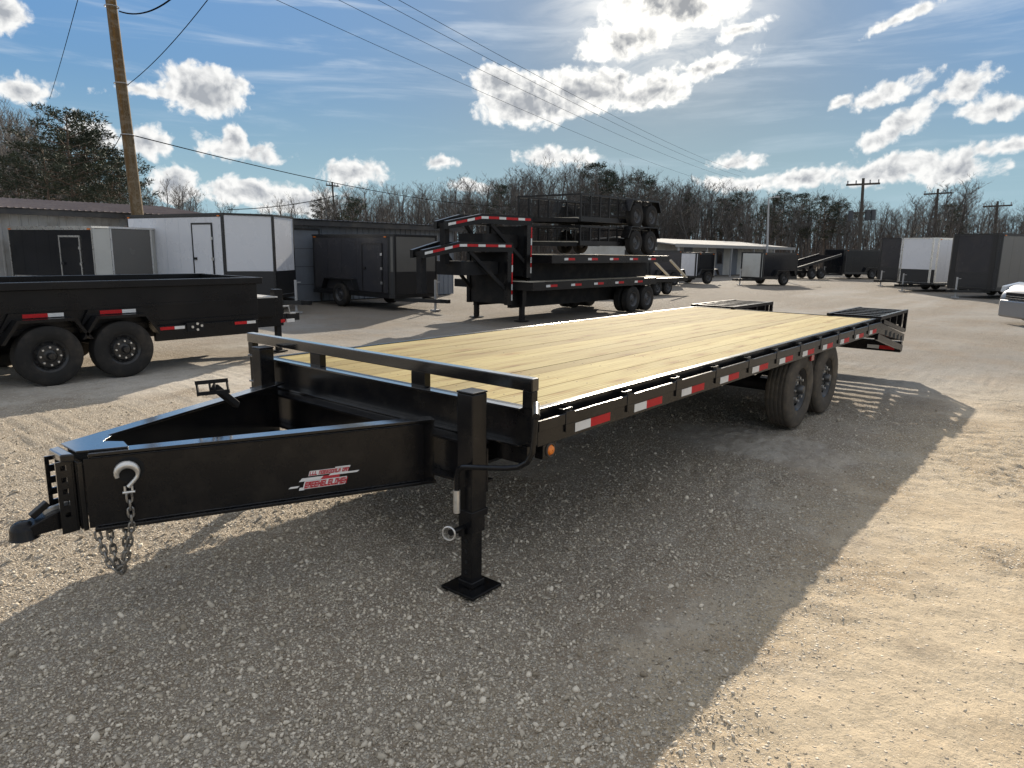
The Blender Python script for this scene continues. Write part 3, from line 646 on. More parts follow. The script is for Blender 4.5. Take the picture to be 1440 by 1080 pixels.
# decal on the side plate: slanted red lettering with white outline between two white swooshes
def decal():
    o_ = nN * 0.0112; base = Vector((*NA, 0)) + dN * 0.86
    def P(u, v_, lift): q = base + dN * (u * 0.82) + o_ + nN * lift; return (q.x, q.y, 0.556 + v_)
    root = None
    def strip(name, u0, u1, v0, v1, mt, lift, sk=0.35):
        nonlocal root
        m_ = MB(); q = []
        for l_ in (lift, lift + 0.0006):
            for (u, v_) in ((u0, v0), (u1, v0), (u1, v1), (u0, v1)): q.append(P(u + v_ * sk, v_, l_))
        m_.add(q, [(0, 3, 2, 1), (4, 5, 6, 7), (0, 1, 5, 4), (1, 2, 6, 5), (2, 3, 7, 6), (3, 0, 4, 7)])
        ob = part(m_, name, mt, web)
        return ob
    rd = random.Random(5)
    strip('decal_backing', 0.050, 0.285, 0.019, 0.044, STWHITE, 0.0); strip('decal_backing', 0.20, 0.292, 0.040, 0.050, STWHITE, 0.0)
    strip('decal_backing', 0.035, 0.288, -0.044, -0.005, STWHITE, 0.0)
    strip('decal_swoosh', 0.005, 0.13, -0.004, 0.012, STWHITE, 0.0009, 1.2)
    strip('decal_swoosh', 0.16, 0.335, 0.010, 0.019, STWHITE, 0.0009, 1.5)
    strip('decal_swoosh', -0.012, 0.04, -0.033, -0.024, STWHITE, 0.0009, 1.5); strip('decal_swoosh', 0.015, 0.045, -0.048, -0.034, STWHITE, 0.0009)
    strip('decal_band', 0.10, 0.24, -0.004, 0.012, STRED, 0.0006)
    def letters(u, n, v0, v1, wl, wh, gaps=()):
        for k in range(n):                                   # too small in the picture to read: strokes of slanted capitals
            if k in gaps: u += wl * 0.8; continue
            lw_ = rd.uniform(wl, wh); st = lw_ * 0.32; h_ = v1 - v0; bar = h_ * 0.26
            strip('decal_letter', u, u + st, v0, v1, STRED, 0.0018)
            kind = rd.choice('AEHONL')
            if kind in 'AHON': strip('decal_letter', u + lw_ - st, u + lw_, v0, v1, STRED, 0.0018)
            for q in {'A': (0.45, 0.74), 'E': (0, 0.37, 0.74), 'H': (0.4,), 'O': (0, 0.74), 'N': (0.74,), 'L': (0,)}[kind]:
                strip('decal_letter', u + st * 1.02, u + lw_ - (st * 1.02 if kind in 'AHON' else 0), v0 + q * h_, v0 + q * h_ + bar, STRED, 0.0018)
            u += lw_ + 0.0016
    letters(0.054, 17, 0.0215, 0.0415, 0.0115, 0.0145, (3, 13))
    letters(0.042, 13, -0.0405, -0.0085, 0.0165, 0.0195)
decal()
# landing jacks
def jack(xj, yj, z_top, near=True):
    o = empty('landing_jack'); o.parent = T; o.location = (0, 0, 0)
    part(MB().box(xj - 0.052, xj + 0.052, yj - 0.052, yj + 0.052, 0.405, z_top), 'outer_tube', BLACKP, o, bev=0.007)
    part(MB().box(xj - 0.054, xj + 0.054, yj - 0.054, yj + 0.054, z_top, z_top + 0.010), 'cap', BLACKP, o, bev=0.004)
    part(MB().box(xj - 0.058, xj + 0.058, yj - 0.058, yj + 0.058, 0.385, 0.42), 'collar', BLACKP, o, bev=0.004)
    part(MB().box(xj - 0.047, xj + 0.047, yj - 0.047, yj + 0.047, 0.30, 0.3845), 'guide', BLACKP, o, bev=0.004)
    part(MB().box(xj - 0.038, xj + 0.038, yj - 0.038, yj + 0.038, 0.014, 0.2995), 'inner_leg', BLACKP, o, bev=0.005)
    for k in range(4):
        part(MB().tube([(xj - 0.0383, yj, 0.09 + k * 0.055), (xj - 0.0400, yj, 0.09 + k * 0.055)], 0.010, 12), 'leg_hole', HOLE, o)
    ft = MB(); zt = 0.012
    ft.prism([(xj - 0.108, yj - 0.108), (xj + 0.108, yj - 0.108), (xj + 0.108, yj + 0.108), (xj - 0.108, yj + 0.108)], 2, -0.004, zt)
    part(ft, 'foot', BLACKP, o, bev=0.003)
    part(MB().box(xj - 0.048, xj + 0.048, yj - 0.048, yj + 0.048, 0.0125, 0.045), 'foot_socket', BLACKP, o, bev=0.006)
    # mounting plate to the jack beam
    part(MB().box(xj + 0.0525, -0.1505 if xj + 0.0525 < -0.152 else xj + 0.09, yj - 0.05, yj + 0.05, 0.50, 0.72), 'mount', BLACKP, o)
    # spring pin
    pin = MB().tube([(xj - 0.14, yj + 0.01, 0.328), (xj - 0.0475, yj + 0.01, 0.328)], 0.016, 12).tube([(xj - 0.06, yj + 0.01, 0.328), (xj - 0.06, yj + 0.01, 0.29)], 0.018, 10)
    part(pin, 'spring_pin', BLACK2, o, smooth=True)
    ring = [(xj - 0.15 - 0.012 * math.cos(a) , yj + 0.01 + 0.030 * math.cos(a), 0.328 + 0.034 * math.sin(a)) for a in [2 * math.pi * k / 14 for k in range(14)]]
    part(MB().tube(ring, 0.005, 6, closed=True), 'pin_ring', ZINC, o, smooth=True)
    if near:
        s0 = (xj - 0.066 - 0.012, yj + 0.0, 0.665)
        pp = [(xj - 0.09, yj + 0.015, 0.43), (xj - 0.09, yj + 0.015, 0.60), (xj - 0.09, yj + 0.005, 0.638), (xj - 0.09, yj - 0.03, 0.656), (xj - 0.085, yj - 0.15, 0.678), (xj - 0.08, yj - 0.29, 0.704),
              (xj - 0.075, yj - 0.355, 0.722), (xj - 0.07, yj - 0.40, 0.752), (xj - 0.065, yj - 0.423, 0.80), (xj - 0.06, yj - 0.43, 0.90), (xj - 0.058, yj - 0.43, 0.955)]
        cr = part(MB().tube(pp, 0.013, 10), 'crank_handle', BLACKP, o, smooth=True)
        e_ = pp[-1]
        part(MB().tube([(e_[0] + 0.16, e_[1] + 0.12, e_[2] + 0.016), (e_[0], e_[1] - 0.005, e_[2] + 0.008)], 0.017, 12), 'crank_grip', BLACK2, cr, smooth=True)
        part(MB().tube([(xj - 0.09, yj + 0.015, 0.415), (xj - 0.09, yj + 0.015, 0.53)], 0.017, 10), 'crank_socket', ZINC, cr, smooth=True)
    else:
        part(MB().box(xj - 0.01, xj + 0.06, yj + 0.0525, yj + 0.09, 0.84, 0.94), 'gear_box', BLACK, o, bev=0.004)
    return o
jack(-0.215, 0.203, 1.002, True)
jack(-0.105, 2.235, 1.000, False)
# axles and wheels
for x in (4.30, 5.17):
    part(MB().tube([(x, 0.2, 0.385), (x, W - 0.2, 0.385)], 0.06, 14), 'axle', CHASSIS, smooth=True)
    for yy, sd in ((0.155, -1), (W - 0.155, 1)):
        wheel_parts(T, (x - org[0], yy - org[1], 0.380), 0.385, 0.235, sd)
    for yy in (0.50, W - 0.50):
        sg = MB()
        for k in range(4):
            l_ = 0.36 - k * 0.07
            sg.tube([(x - l_, yy, 0.50 + 0.0 - k * 0.011), (x, yy, 0.445 - k * 0.011), (x + l_, yy, 0.50 - k * 0.011)], 0.02, 4)
        part(sg, 'leaf_spring', CHASSIS)
# dovetail: sloping side plates, transverse bars, bumper
def dz_top(x): return 0.845 - (x - XE) * 0.175
for y in (0.03, W - 0.03):
    m_ = MB().prism([(XE - 0.05, 0.712), (XE + 0.02, 0.84), (8.72, 0.56), (8.72, 0.46)], 1, y - 0.02, y + 0.02)
    sdv = part(m_, 'dovetail_side', BLACKP, bev=0.003)
    for k in range(5):
        x = XE + 0.42 + k * 0.25; z = 0.745 - (x - XE) * 0.160
        s_ = -1 if y < 1 else 1
        part(MB().box(x - 0.06, x + 0.06, y + s_ * 0.0205 - 0.001, y + s_ * 0.0205 + 0.001, z - 0.035, z + 0.035), 'step_hole', HOLE, sdv)
    part(MB().beam((XE + 0.0, y, 0.66), (8.70, y, 0.36), 0.04, 0.08), 'dovetail_rail', BLACKP, bev=0.003)
for k in range(8):
    x = XE + 0.16 + k * 0.205; z = dz_top(x) - 0.06
    part(MB().box(x - 0.052, x + 0.052, 0.052, W - 0.052, z - 0.035, z), 'dovetail_bar', BLACK2)
part(MB().box(8.62, 8.72, 0.02, W - 0.02, 0.30, 0.455), 'rear_bumper', BLACKP, bev=0.004)
for x0, x1, mt, nm in ((0.10, 0.30, RED, 'red_reflective_tape'), (0.302, 0.46, WHITE, 'white_reflective_tape')):
    part(MB().box(8.6165, 8.6195, x0, x1, 0.33, 0.38), nm, mt)
# fold-flat ramps
def ramp_unit(ya, yb):
    r_ = empty('ramp'); r_.parent = T
    for y in (ya + 0.022, yb - 0.022):
        tr_ = MB().box(XE + 0.03, 8.73, y - 0.022, y + 0.022, 0.872, 0.915).box(8.685, 8.7295, y - 0.0215, y + 0.0215, 0.60, 0.8715)
        tr_.beam((XE + 0.20, y, 0.842), (8.70, y, 0.612), 0.04, 0.05)
        for q in (0.55, 0.95, 1.30): tr_.box(XE + q - 0.02, XE + q + 0.02, y - 0.018, y + 0.018, 0.815 - (q - 0.2) * 0.158, 0.8718)
        part(tr_, 'side_rail', BLACKP, r_)
    for k in range(6):
        x = XE + 0.14 + k * 0.285
        part(MB().box(x, x + 0.06, ya + 0.045, yb - 0.045, 0.898, 0.907).box(x, x + 0.008, ya + 0.045, yb - 0.045, 0.802 - 0.02 * k, 0.8975), 'rung', BLACKP, r_)
    part(MB().box(XE - 0.005, XE + 0.10, ya + 0.045, yb - 0.045, 0.86, 0.87), 'hinge_plate', BLACKP, r_)
ramp_unit(0.0, 0.66); ramp_unit(W - 0.66, W)
part(MB().box(XE + 0.0005, XE + 0.029, 0.0, W, 0.78, 0.886), 'rear_channel', BLACKP, bev=0.002, seg=1)
# ================================================================ more materials
SKIN_BLACK = mat('black_aluminium_skin', (0.007, 0.008, 0.011), 0.16, spec=0.3, dirt=DUST, dscale=0.9, damt=0.05, rvar=0.04)
SKIN_WHITE = mat('white_aluminium_skin', (0.66, 0.67, 0.70), 0.28, coat=0.3, dirt=(0.45, 0.42, 0.38), dscale=0.8, damt=0.08)
SKIN_CHAR = mat('charcoal_aluminium_skin', (0.036, 0.036, 0.041), 0.24, spec=0.3, dirt=DUST, dscale=0.9, damt=0.12)
SKIN_GREY = mat('grey_aluminium_skin', (0.13, 0.126, 0.118), 0.22, spec=0.4, dirt=DUST, dscale=0.8, damt=0.15)
TRIM_BLACK = mat('black_trim', (0.012, 0.012, 0.013), 0.35)
TRIM_ALU = mat('polished_aluminium_trim', (0.78, 0.77, 0.74), 0.28, metal=0.9, dirt=(0.4, 0.36, 0.3), dscale=2, damt=0.25)
CHECKER = mat('stone_guard', (0.035, 0.035, 0.037), 0.35, metal=0.4, bump=0.5, bscale=60)
GLASS = mat('dark_window_glass', (0.012, 0.014, 0.017), 0.05, spec=0.7)
SILVER = mat('silver_car_paint', (0.30, 0.31, 0.33), 0.3, metal=0.5, coat=0.4)
LAMPG = mat('headlamp_glass', (0.5, 0.51, 0.52), 0.12, coat=0.5)
PLASTIC = mat('grey_bumper_plastic', (0.05, 0.055, 0.062), 0.5)
WIRE = mat('wire_black', (0.010, 0.010, 0.011), 1.0, spec=0.0)
POLEW = wood_mat('creosoted_pole_wood', (0.155, 0.122, 0.085), (0.125, 0.10, 0.073))
OLDWOOD = mat('bleached_lumber', (0.50, 0.45, 0.36), 0.95, spec=0.05, dirt=(0.3, 0.26, 0.2), dscale=2, damt=0.4)
CONC = mat('galvanised_post', (0.38, 0.38, 0.38), 0.5, metal=0.3)
ROOFR = mat('rusty_brown_roofing', (0.15, 0.112, 0.10), 0.8, dirt=(0.24, 0.19, 0.16), dscale=1.2, damt=0.6)
ROOFK = mat('dark_roof_edge', (0.025, 0.025, 0.027), 0.5, dirt=DUST, dscale=1.5, damt=0.2)
SHEET_PALE = mat('weathered_pale_siding', (0.46, 0.45, 0.43), 0.55, dirt=(0.22, 0.18, 0.14), dscale=1.1, damt=0.7)
SHEET_BLUE = mat('blue_grey_siding', (0.155, 0.175, 0.205), 0.5, dirt=(0.10, 0.10, 0.11), dscale=0.9, damt=0.5)
SHEET_CREAM = mat('cream_siding', (0.50, 0.50, 0.47), 0.55, dirt=(0.3, 0.28, 0.24), dscale=0.8, damt=0.5)
ROOF_WHITE = mat('galvanised_roofing', (0.30, 0.30, 0.295), 0.9, spec=0.1, dirt=(0.4, 0.35, 0.3), dscale=0.8, damt=0.4)

def lw(mb, name, mt, parent, **k): return mb.build(name, mt, parent, **k)
_wc = {}
def small_wheel(root, c, r, wd, side=-1):
    """tyre with rim child; meshes shared by size"""
    key = (r, wd)
    if key not in _wc:
        h = wd / 2; q = r * 0.55
        tm = MB().lathe([(q, -h * 0.9), (q + (r - q) * 0.5, -h * 1.05), (r - 0.02, -h * 0.92), (r, -h * 0.7), (r, h * 0.7), (r - 0.02, h * 0.92), (q + (r - q) * 0.5, h * 1.05), (q, h * 0.9)], 1, n=28)
        rm = MB().lathe([(0.02, -h * 0.75), (0.06, -h * 0.72), (q * 0.45, -h * 0.45), (q * 0.8, -h * 0.35), (q * 0.93, -h * 0.82), (q + 0.006, -h * 0.93), (q, h * 0.5), (0.02, h * 0.5)], 1, n=20)
        a = tm.build('tyre', RUBBER2, None, smooth=True); b = rm.build('rim', GREYRIM, None, smooth=True)
        _wc[key] = (a.data, b.data); bpy.data.objects.remove(a); bpy.data.objects.remove(b)
    a = bpy.data.objects.new('wheel', _wc[key][0]); COL.objects.link(a); a.parent = root; a.location = c
    if side > 0: a.rotation_euler = (0, 0, math.pi)
    b = bpy.data.objects.new('rim', _wc[key][1]); COL.objects.link(b); b.parent = a
    return a
GREYRIM = mat('grey_steel_rim', (0.045, 0.045, 0.047), 0.45)

# ================================================================ buildings
def ribbed_wall(x0, x1, z0, z1, pitch=0.23, dep=0.025, y=0.0):
    """corrugated sheet facing -y"""
    m_ = MB(); x = x0; prof = []
    while x < x1 - 1e-6:
        for dx, dy in ((0, 0), (0.72, 0), (0.79, -1), (0.93, -1)):
            xx = x + dx * pitch
            if xx < x1: prof.append((xx, y + dy * dep))
        x += pitch
    prof.append((x1, y))
    n = len(prof); m_.add([(a, b, z0) for a, b in prof] + [(a, b, z1) for a, b in prof] + [(x0, y + 0.10, z0), (x1, y + 0.10, z0), (x0, y + 0.10, z1), (x1, y + 0.10, z1)],
        [(i, i + 1, n + i + 1, n + i) for i in range(n - 1)] + [(2 * n, 2 * n + 2, 2 * n + 3, 2 * n + 1)])
    return m_
def shed(name, loc, rz, L_, D, h0, h1, wallm, roofm, edge, label, pitch=0.23, doors=()):
    """long low shed; front wall on y=0 facing -y, mono-slope roof rising to the back"""
    e = empty(name, loc, rz)
    n = max(1, int(round(L_ / 0.95))); s_ = L_ / n
    for i in range(n):                                                    # one sheet after another
        lw(ribbed_wall(i * s_ + 0.004, (i + 1) * s_ - 0.004, 0.02, h0 - 0.16 - 0.004 * (i % 2), s_ / 4, 0.022, 0.003 * (i % 3)), 'wall_sheet', wallm, e)
    lw(MB().box(0, L_, 0.12, D, 0, h0 - 0.15), 'wall', wallm, e)
    lw(MB().box(-0.15, L_ + 0.15, -0.38, -0.34, h0 - 0.17, h0), 'fascia', edge, e)
    lw(MB().box(-0.15, L_ + 0.15, -0.339, 0.10, h0 - 0.135, h0 - 0.12), 'soffit', edge, e)
    nr = max(1, int(round((L_ + 0.4) / 0.9))); sr = (L_ + 0.4) / nr
    for i in range(nr):
        m_ = MB(); prof = []
        for k in range(5):
            for dx, dz in ((0, 0), (0.12, 0), (0.15, 0.022), (0.18, 0.0)): prof.append((-0.2 + i * sr + sr * (k / 5 + dx), dz))
        prof.append((-0.2 + (i + 1) * sr - 0.002, 0)); q = len(prof)
        m_.add([(a, -0.42, h0 + 0.003 + b) for a, b in prof] + [(a, D + 0.3, h1 + b) for a, b in prof] + [(prof[0][0], -0.42, h0 - 0.012), (prof[-1][0], -0.42, h0 - 0.012), (prof[0][0], D + 0.3, h1 - 0.015), (prof[-1][0], D + 0.3, h1 - 0.015)],
               [(k, k + 1, q + k + 1, q + k) for k in range(q - 1)] + [(2 * q, 2 * q + 2, 2 * q + 3, 2 * q + 1)])
        lw(m_, 'roof_sheet', roofm, e)
    for (a, b, zt, dm) in doors:
        d_ = lw(MB().box(a, b, -0.075, -0.030, 0.02, zt), 'door', dm, e)
        lw(MB().box(a - 0.06, a, -0.085, -0.028, 0.02, zt + 0.06), 'door_frame', edge, d_); lw(MB().box(b, b + 0.06, -0.085, -0.028, 0.02, zt + 0.06), 'door_frame', edge, d_)
        lw(MB().box(a, b, -0.085, -0.028, zt + 0.001, zt + 0.06), 'door_frame', edge, d_)
        for k in range(1, 4): lw(MB().box(a + 0.01, b - 0.01, -0.079, -0.0752, zt * k / 4 - 0.006, zt * k / 4 + 0.006), 'door_seam', edge, d_)
    return tag(e, label, 'shed')
shed('storage_shed', (-6.5, 21.9, 0), 0, 16.4, 4.2, 2.62, 3.12, SHEET_PALE, ROOFR, ROOFK, 'long low shed with rusty brown roof and weathered pale siding behind the dump trailer')
shed('metal_shed', (8.95, 16.55, 0), R(-1.0), 7.2, 3.8, 2.46, 2.55, SHEET_BLUE, ROOFK, ROOFK, 'blue-grey metal shed with flat black roof edge beside the white enclosed trailer', doors=((0.12, 1.36, 2.15, SHEET_BLUE),))
# far open-fronted building
def far_building():
    e = empty('sales_building', (38.3, 20.0, 0), R(-1.5))
    L_ = 20.0
    rr_ = random.Random(8)
    for i in range(16):
        a = i * L_ / 16; mt = (SHEET_CREAM, SHEET_PALE, SHEET_BLUE)[(0, 1, 0, 2, 0, 0, 1, 2, 0, 2, 0, 1, 0, 0, 2, 0)[i]]
        lw(MB().box(a + 0.02, a + L_ / 16 - 0.02, 0, 0.08, 0.02, 2.2), 'wall_panel', mt, e)
    lw(MB().box(0, L_, 0.09, 6, 0, 2.25), 'wall', SHEET_CREAM, e)
    for i in range(12):
        a = i * L_ / 12; m_ = MB()
        m_.prism([(-1.6, 2.10), (-1.6, 2.17), (3, 2.62), (6.2, 2.40), (6.2, 2.33), (3, 2.55)], 0, a + 0.01 - 0.4, a + L_ / 12 - 0.4)
        lw(m_, 'roof_sheet', ROOF_WHITE, e)
    lw(MB().box(-0.5, L_ + 0.3, -1.66, -1.61, 1.98, 2.19), 'fascia', ROOF_WHITE, e)
    for k in range(6): lw(MB().box(k * 3.9 + 0.05, k * 3.9 + 0.15, -1.58, -1.48, 0, 2.10), 'post', CONC, e)
    for k in (2, 5, 7, 12):
        w_ = lw(MB().box(k * 1.25 + 0.2, k * 1.25 + 1.0, -0.03, -0.002, 0.9, 1.7), 'window', GLASS, e)
        lw(MB().box(k * 1.25 + 0.14, k * 1.25 + 1.06, -0.04, -0.031, 1.7, 1.76), 'window_frame', TRIM_BLACK, w_); lw(MB().box(k * 1.25 + 0.14, k * 1.25 + 1.06, -0.04, -0.031, 0.84, 0.9), 'window_frame', TRIM_BLACK, w_)
    tag(e, 'low pale building with a white metal awning roof beyond the stacked trailers', 'building')
far_building()

# ================================================================ enclosed cargo trailers
def enclosed(loc, ang, my, L_, Wd, H, nose, side_m, front_m, trim_m, label, z0=0.42, door=True, door_trim=None, facet_m=None, corner_m=None, guard=True, wheels=2, zb=None, tongue=True, jackpost=True, group=None, roofrail=None, tw=0.045):
    """local x runs back along the body, y across (times my); nose = outline of the front as (x, y) points from the near corner to the far one"""
    e = empty('enclosed_trailer', (loc[0], loc[1], 0), R(ang))
    S = lambda q: (q[0], q[1] * my)
    ol = [S(q) for q in nose] + [S((L_, Wd)), S((L_, 0))]
    lw(MB().prism(ol, 2, z0, H - 0.05), 'body', side_m, e)
    roofrail = roofrail or trim_m
    big = [S((q[0] * 1.03 - 0.015, q[1] + (0.02 if q[1] > Wd / 2 else -0.02))) for q in nose] + [S((L_ + 0.02, Wd + 0.02)), S((L_ + 0.02, -0.02))]
    lw(MB().prism(big, 2, H - 0.049, H), 'roof', roofrail, e)
    lw(MB().prism(big, 2, z0 - 0.09, z0 - 0.001), 'frame', TRIM_BLACK, e)
    # facets of the nose: coloured panel with trim strips on its corners
    for i in range(len(nose) - 1):
        a = Vector((*S(nose[i]), 0)); b = Vector((*S(nose[i + 1]), 0)); d = (b - a); ln = d.length; d.normalize(); nrm = Vector((d.y, -d.x, 0)) * my
        if nrm.x > 0.2: nrm = -nrm
        def pan(s0, s1, za, zb_, off, th, nm, mt, par=e):
            q = []
            for z in (za, zb_):
                for s_, o_ in ((s0, off), (s1, off), (s1, off + th), (s0, off + th)): v = a + d * s_ + nrm * o_; q.append((v.x, v.y, z))
            return lw(MB().add(q, [(0, 3, 2, 1), (4, 5, 6, 7), (0, 1, 5, 4), (1, 2, 6, 5), (2, 3, 7, 6), (3, 0, 4, 7)]), nm, mt, par)
        fm = front_m if ln > 0.45 else (corner_m or front_m)
        if facet_m and i == len(nose) - 2: fm = facet_m
        zg = z0 + 0.62 if guard else z0 + 0.01
        pan(0.03, ln - 0.03, zg, H - 0.06, 0.002, 0.006, 'front_panel', fm)
        if guard: pan(0.03, ln - 0.03, z0 + 0.01, zg - 0.004, 0.002, 0.008, 'stone_guard', CHECKER)
        for s_ in (0.0, ln - min(tw, ln * 0.4)): pan(s_, s_ + min(tw, ln * 0.4), z0, H - 0.055, 0.0095, 0.006, 'corner_trim', corner_m if (corner_m and ln <= 0.45) else trim_m)
    def sb(x0, x1, za, zb_, nm, mt, par=e, o0=0.002, o1=0.008):
        y0_, y1_ = sorted((-o0 * my, -o1 * my)); return lw(MB().box(x0, x1, y0_, y1_, za, zb_), nm, mt, par)
        if ln > 0.45:
            for s_ in (ln * 0.2, ln * 0.5, ln * 0.8): pan(s_ - 0.035, s_ + 0.035, H - 0.135, H - 0.10, 0.0085, 0.022, 'clearance_light', AMBER)
    for s_ in (0.12, L_ - 0.12): lw(MB().box(s_ - 0.04, s_ + 0.04, *sorted((-0.009 * my, -0.032 * my)), H - 0.088, H - 0.058), 'clearance_light', AMBER, e)
    npn = int(L_ / 0.61)
    for k in range(npn): sb(0.05 + k * (L_ - 0.1) / npn, 0.05 + (k + 1) * (L_ - 0.1) / npn - 0.008, z0 + 0.06, H - 0.10, 'side_panel', side_m, o0=0.0005, o1=0.004)
    sb(0.0, L_, z0, z0 + 0.055, 'bottom_trim', trim_m); sb(0.0, L_, H - 0.095, H - 0.052, 'top_trim', trim_m); sb(-0.0, 0.05, z0 + 0.056, H - 0.096, 'corner_trim', trim_m); sb(L_ - 0.05, L_, z0 + 0.056, H - 0.096, 'corner_trim', trim_m)
    if door:
        dx = 0.35 if door is True else door; dw = 0.80; dt = door_trim or trim_m; zt = H - 0.28; zb_ = z0 + 0.06
        dr = sb(dx, dx + dw, zb_, zt, 'door', side_m, o0=0.009, o1=0.022)
        for (a, b, c, f) in ((dx - 0.045, dx - 0.001, zb_, zt + 0.045), (dx + dw + 0.001, dx + dw + 0.045, zb_, zt + 0.045), (dx, dx + dw, zt + 0.001, zt + 0.045)): sb(a, b, c, f, 'door_frame', dt, dr, 0.009, 0.030)
        for hz in (0.2, 0.5, 0.8): sb(dx - 0.06, dx + 0.02, zb_ + (zt - zb_) * hz - 0.035, zb_ + (zt - zb_) * hz + 0.035, 'hinge', TRIM_ALU, dr, 0.0305, 0.042)
        sb(dx + dw - 0.14, dx + dw - 0.03, (zb_ + zt) / 2 - 0.03, (zb_ + zt) / 2 + 0.03, 'door_handle', TRIM_BLACK if dt is not TRIM_BLACK else CHASSIS, dr, 0.023, 0.06)
    rw = 0.34; xc = L_ * 0.60
    for k in range(wheels):
        x = xc + (k - (wheels - 1) / 2) * 0.80
        for yy, sd in ((-0.02, -1), (Wd + 0.02, 1)):
            small_wheel(e, (x, yy * my, rw), rw, 0.2, sd * my)
    ln = 0.4 * wheels + 0.42
    y0_, y1_ = sorted((-0.17 * my, -0.009 * my))
    lw(MB().prism([(xc - ln, 0.48), (xc - ln + 0.16, 0.80), (xc + ln - 0.16, 0.80), (xc + ln, 0.48), (xc + ln - 0.03, 0.48), (xc + ln - 0.18, 0.77), (xc - ln + 0.18, 0.77), (xc - ln + 0.03, 0.48)], 1, y0_, y1_), 'fender', TRIM_ALU if trim_m is TRIM_ALU else TRIM_BLACK, e)
    if tongue:
        nx = min(q[0] for q in nose); apex = [S((nx - 1.05, Wd / 2))][0]
        lw(MB().beam((0.2, 0.35 * my, z0 - 0.14), (apex[0], apex[1], z0 - 0.14), 0.06, 0.10).beam((0.2, (Wd - 0.35) * my, z0 - 0.14), (apex[0], apex[1] + 0.001, z0 - 0.142), 0.06, 0.10), 'tongue', TRIM_BLACK, e)
        lw(MB().box(apex[0] - 0.25, apex[0] + 0.05, apex[1] - 0.05, apex[1] + 0.05, z0 - 0.18, z0 - 0.08), 'coupler', CHASSIS, e)
        jx = apex[0] + 0.28; lw(MB().tube([(jx, apex[1], 0.05), (jx, apex[1], z0 + 0.42)], 0.035, 10).tube([(jx, apex[1], z0 + 0.36), (jx, apex[1] - 0.16, z0 + 0.36)], 0.012, 6).box(jx - 0.1, jx + 0.1, apex[1] - 0.1, apex[1] + 0.1, 0.0, 0.05), 'tongue_jack', CONC, e)
    tag(e, label, 'trailer', group)
    return e
flat = lambda wd, c=0.22, d=0.16: [(0, 0), (-d, c), (-d, wd - c), (0, wd)]
vee = lambda wd, d=0.6: [(0, 0), (-d, wd / 2), (0, wd)]
enclosed((4.37, 17.49), 103, -1, 3.7, 1.85, 2.10, flat(1.85, 0.34, 0.16), SKIN_BLACK, SKIN_GREY, TRIM_ALU, 'black enclosed trailer with white-framed side door and pale corner trim, behind the dump trailer', door=0.55, corner_m=SHEET_CREAM, guard=False)
enclosed((6.33, 14.73), 96, -1, 4.4, 2.15, 2.46, vee(2.15, 0.55), SKIN_WHITE, SKIN_WHITE, TRIM_BLACK, 'white enclosed trailer with black-trimmed door and wedge nose, left of the metal shed', door=0.45)
enclosed((9.79, 12.58), 89, -1, 3.5, 1.75, 2.03, flat(1.75, 0.12, 0.10), SKIN_CHAR, SKIN_GREY, TRIM_BLACK, 'charcoal enclosed trailer with single door parked before the metal shed', door=0.30, wheels=1)
enclosed((7.05, 20.0), 100, -1, 1.6, 0.9, 2.25, flat(0.9, 0.1, 0.08), SKIN_BLACK, SKIN_BLACK, TRIM_ALU, 'narrow black enclosed trailer with bright top trim squeezed beside the pole', door=False, guard=False, wheels=1, tongue=False)
# right-hand row
enclosed((31.24, 1.04), -28, 1, 5.5, 2.05, 2.58, flat(2.05, 0.12, 0.10), SKIN_GREY, SKIN_CHAR, TRIM_BLACK, 'large black-framed enclosed trailer with dark grey front panel at the right edge', door=False, tw=0.20)
enclosed((35.2, 3.81), -24, 1, 4.4, 1.85, 2.50, flat(1.85, 0.18, 0.14), SKIN_WHITE, SKIN_WHITE, TRIM_ALU, 'white enclosed trailer with silver trim between two dark trailers on the right', door=False)
enclosed((40.3, 5.85), -24, 1, 4.4, 1.85, 2.60, flat(1.85, 0.18, 0.14), SKIN_BLACK, SKIN_CHAR, TRIM_BLACK, 'black enclosed trailer half hidden behind the white one on the right', door=False)
# middle distance
enclosed((34.2, 11.5), -20, 1, 2.7, 1.5, 1.72, flat(1.5, 0.10, 0.06), SKIN_BLACK, SHEET_CREAM, TRIM_BLACK, 'small black enclosed trailer showing a beige front, before the pale building', door=False, wheels=1, guard=False)
enclosed((32.6, 14.4), -15, 1, 1.3, 1.3, 1.66, flat(1.3, 0.12, 0.06), SKIN_BLACK, SKIN_WHITE, TRIM_BLACK, 'small black enclosed trailer with white front panel beside the pale building', door=False, wheels=1, guard=False)
enclosed((50.0, 11.6), -30, 1, 4.8, 2.0, 2.02, flat(2.0, 0.12, 0.06), SKIN_BLACK, SKIN_BLACK, TRIM_BLACK, 'black enclosed trailer farthest back in the middle of the yard', door=False, guard=False)
enclosed((28.2, 14.8), -10, 1, 2.4, 1.7, 1.75, flat(1.7, 0.12, 0.06), SKIN_CHAR, SKIN_BLACK, TRIM_BLACK, 'dark boxy enclosed trailer just behind the stacked trailers', door=False, guard=False)

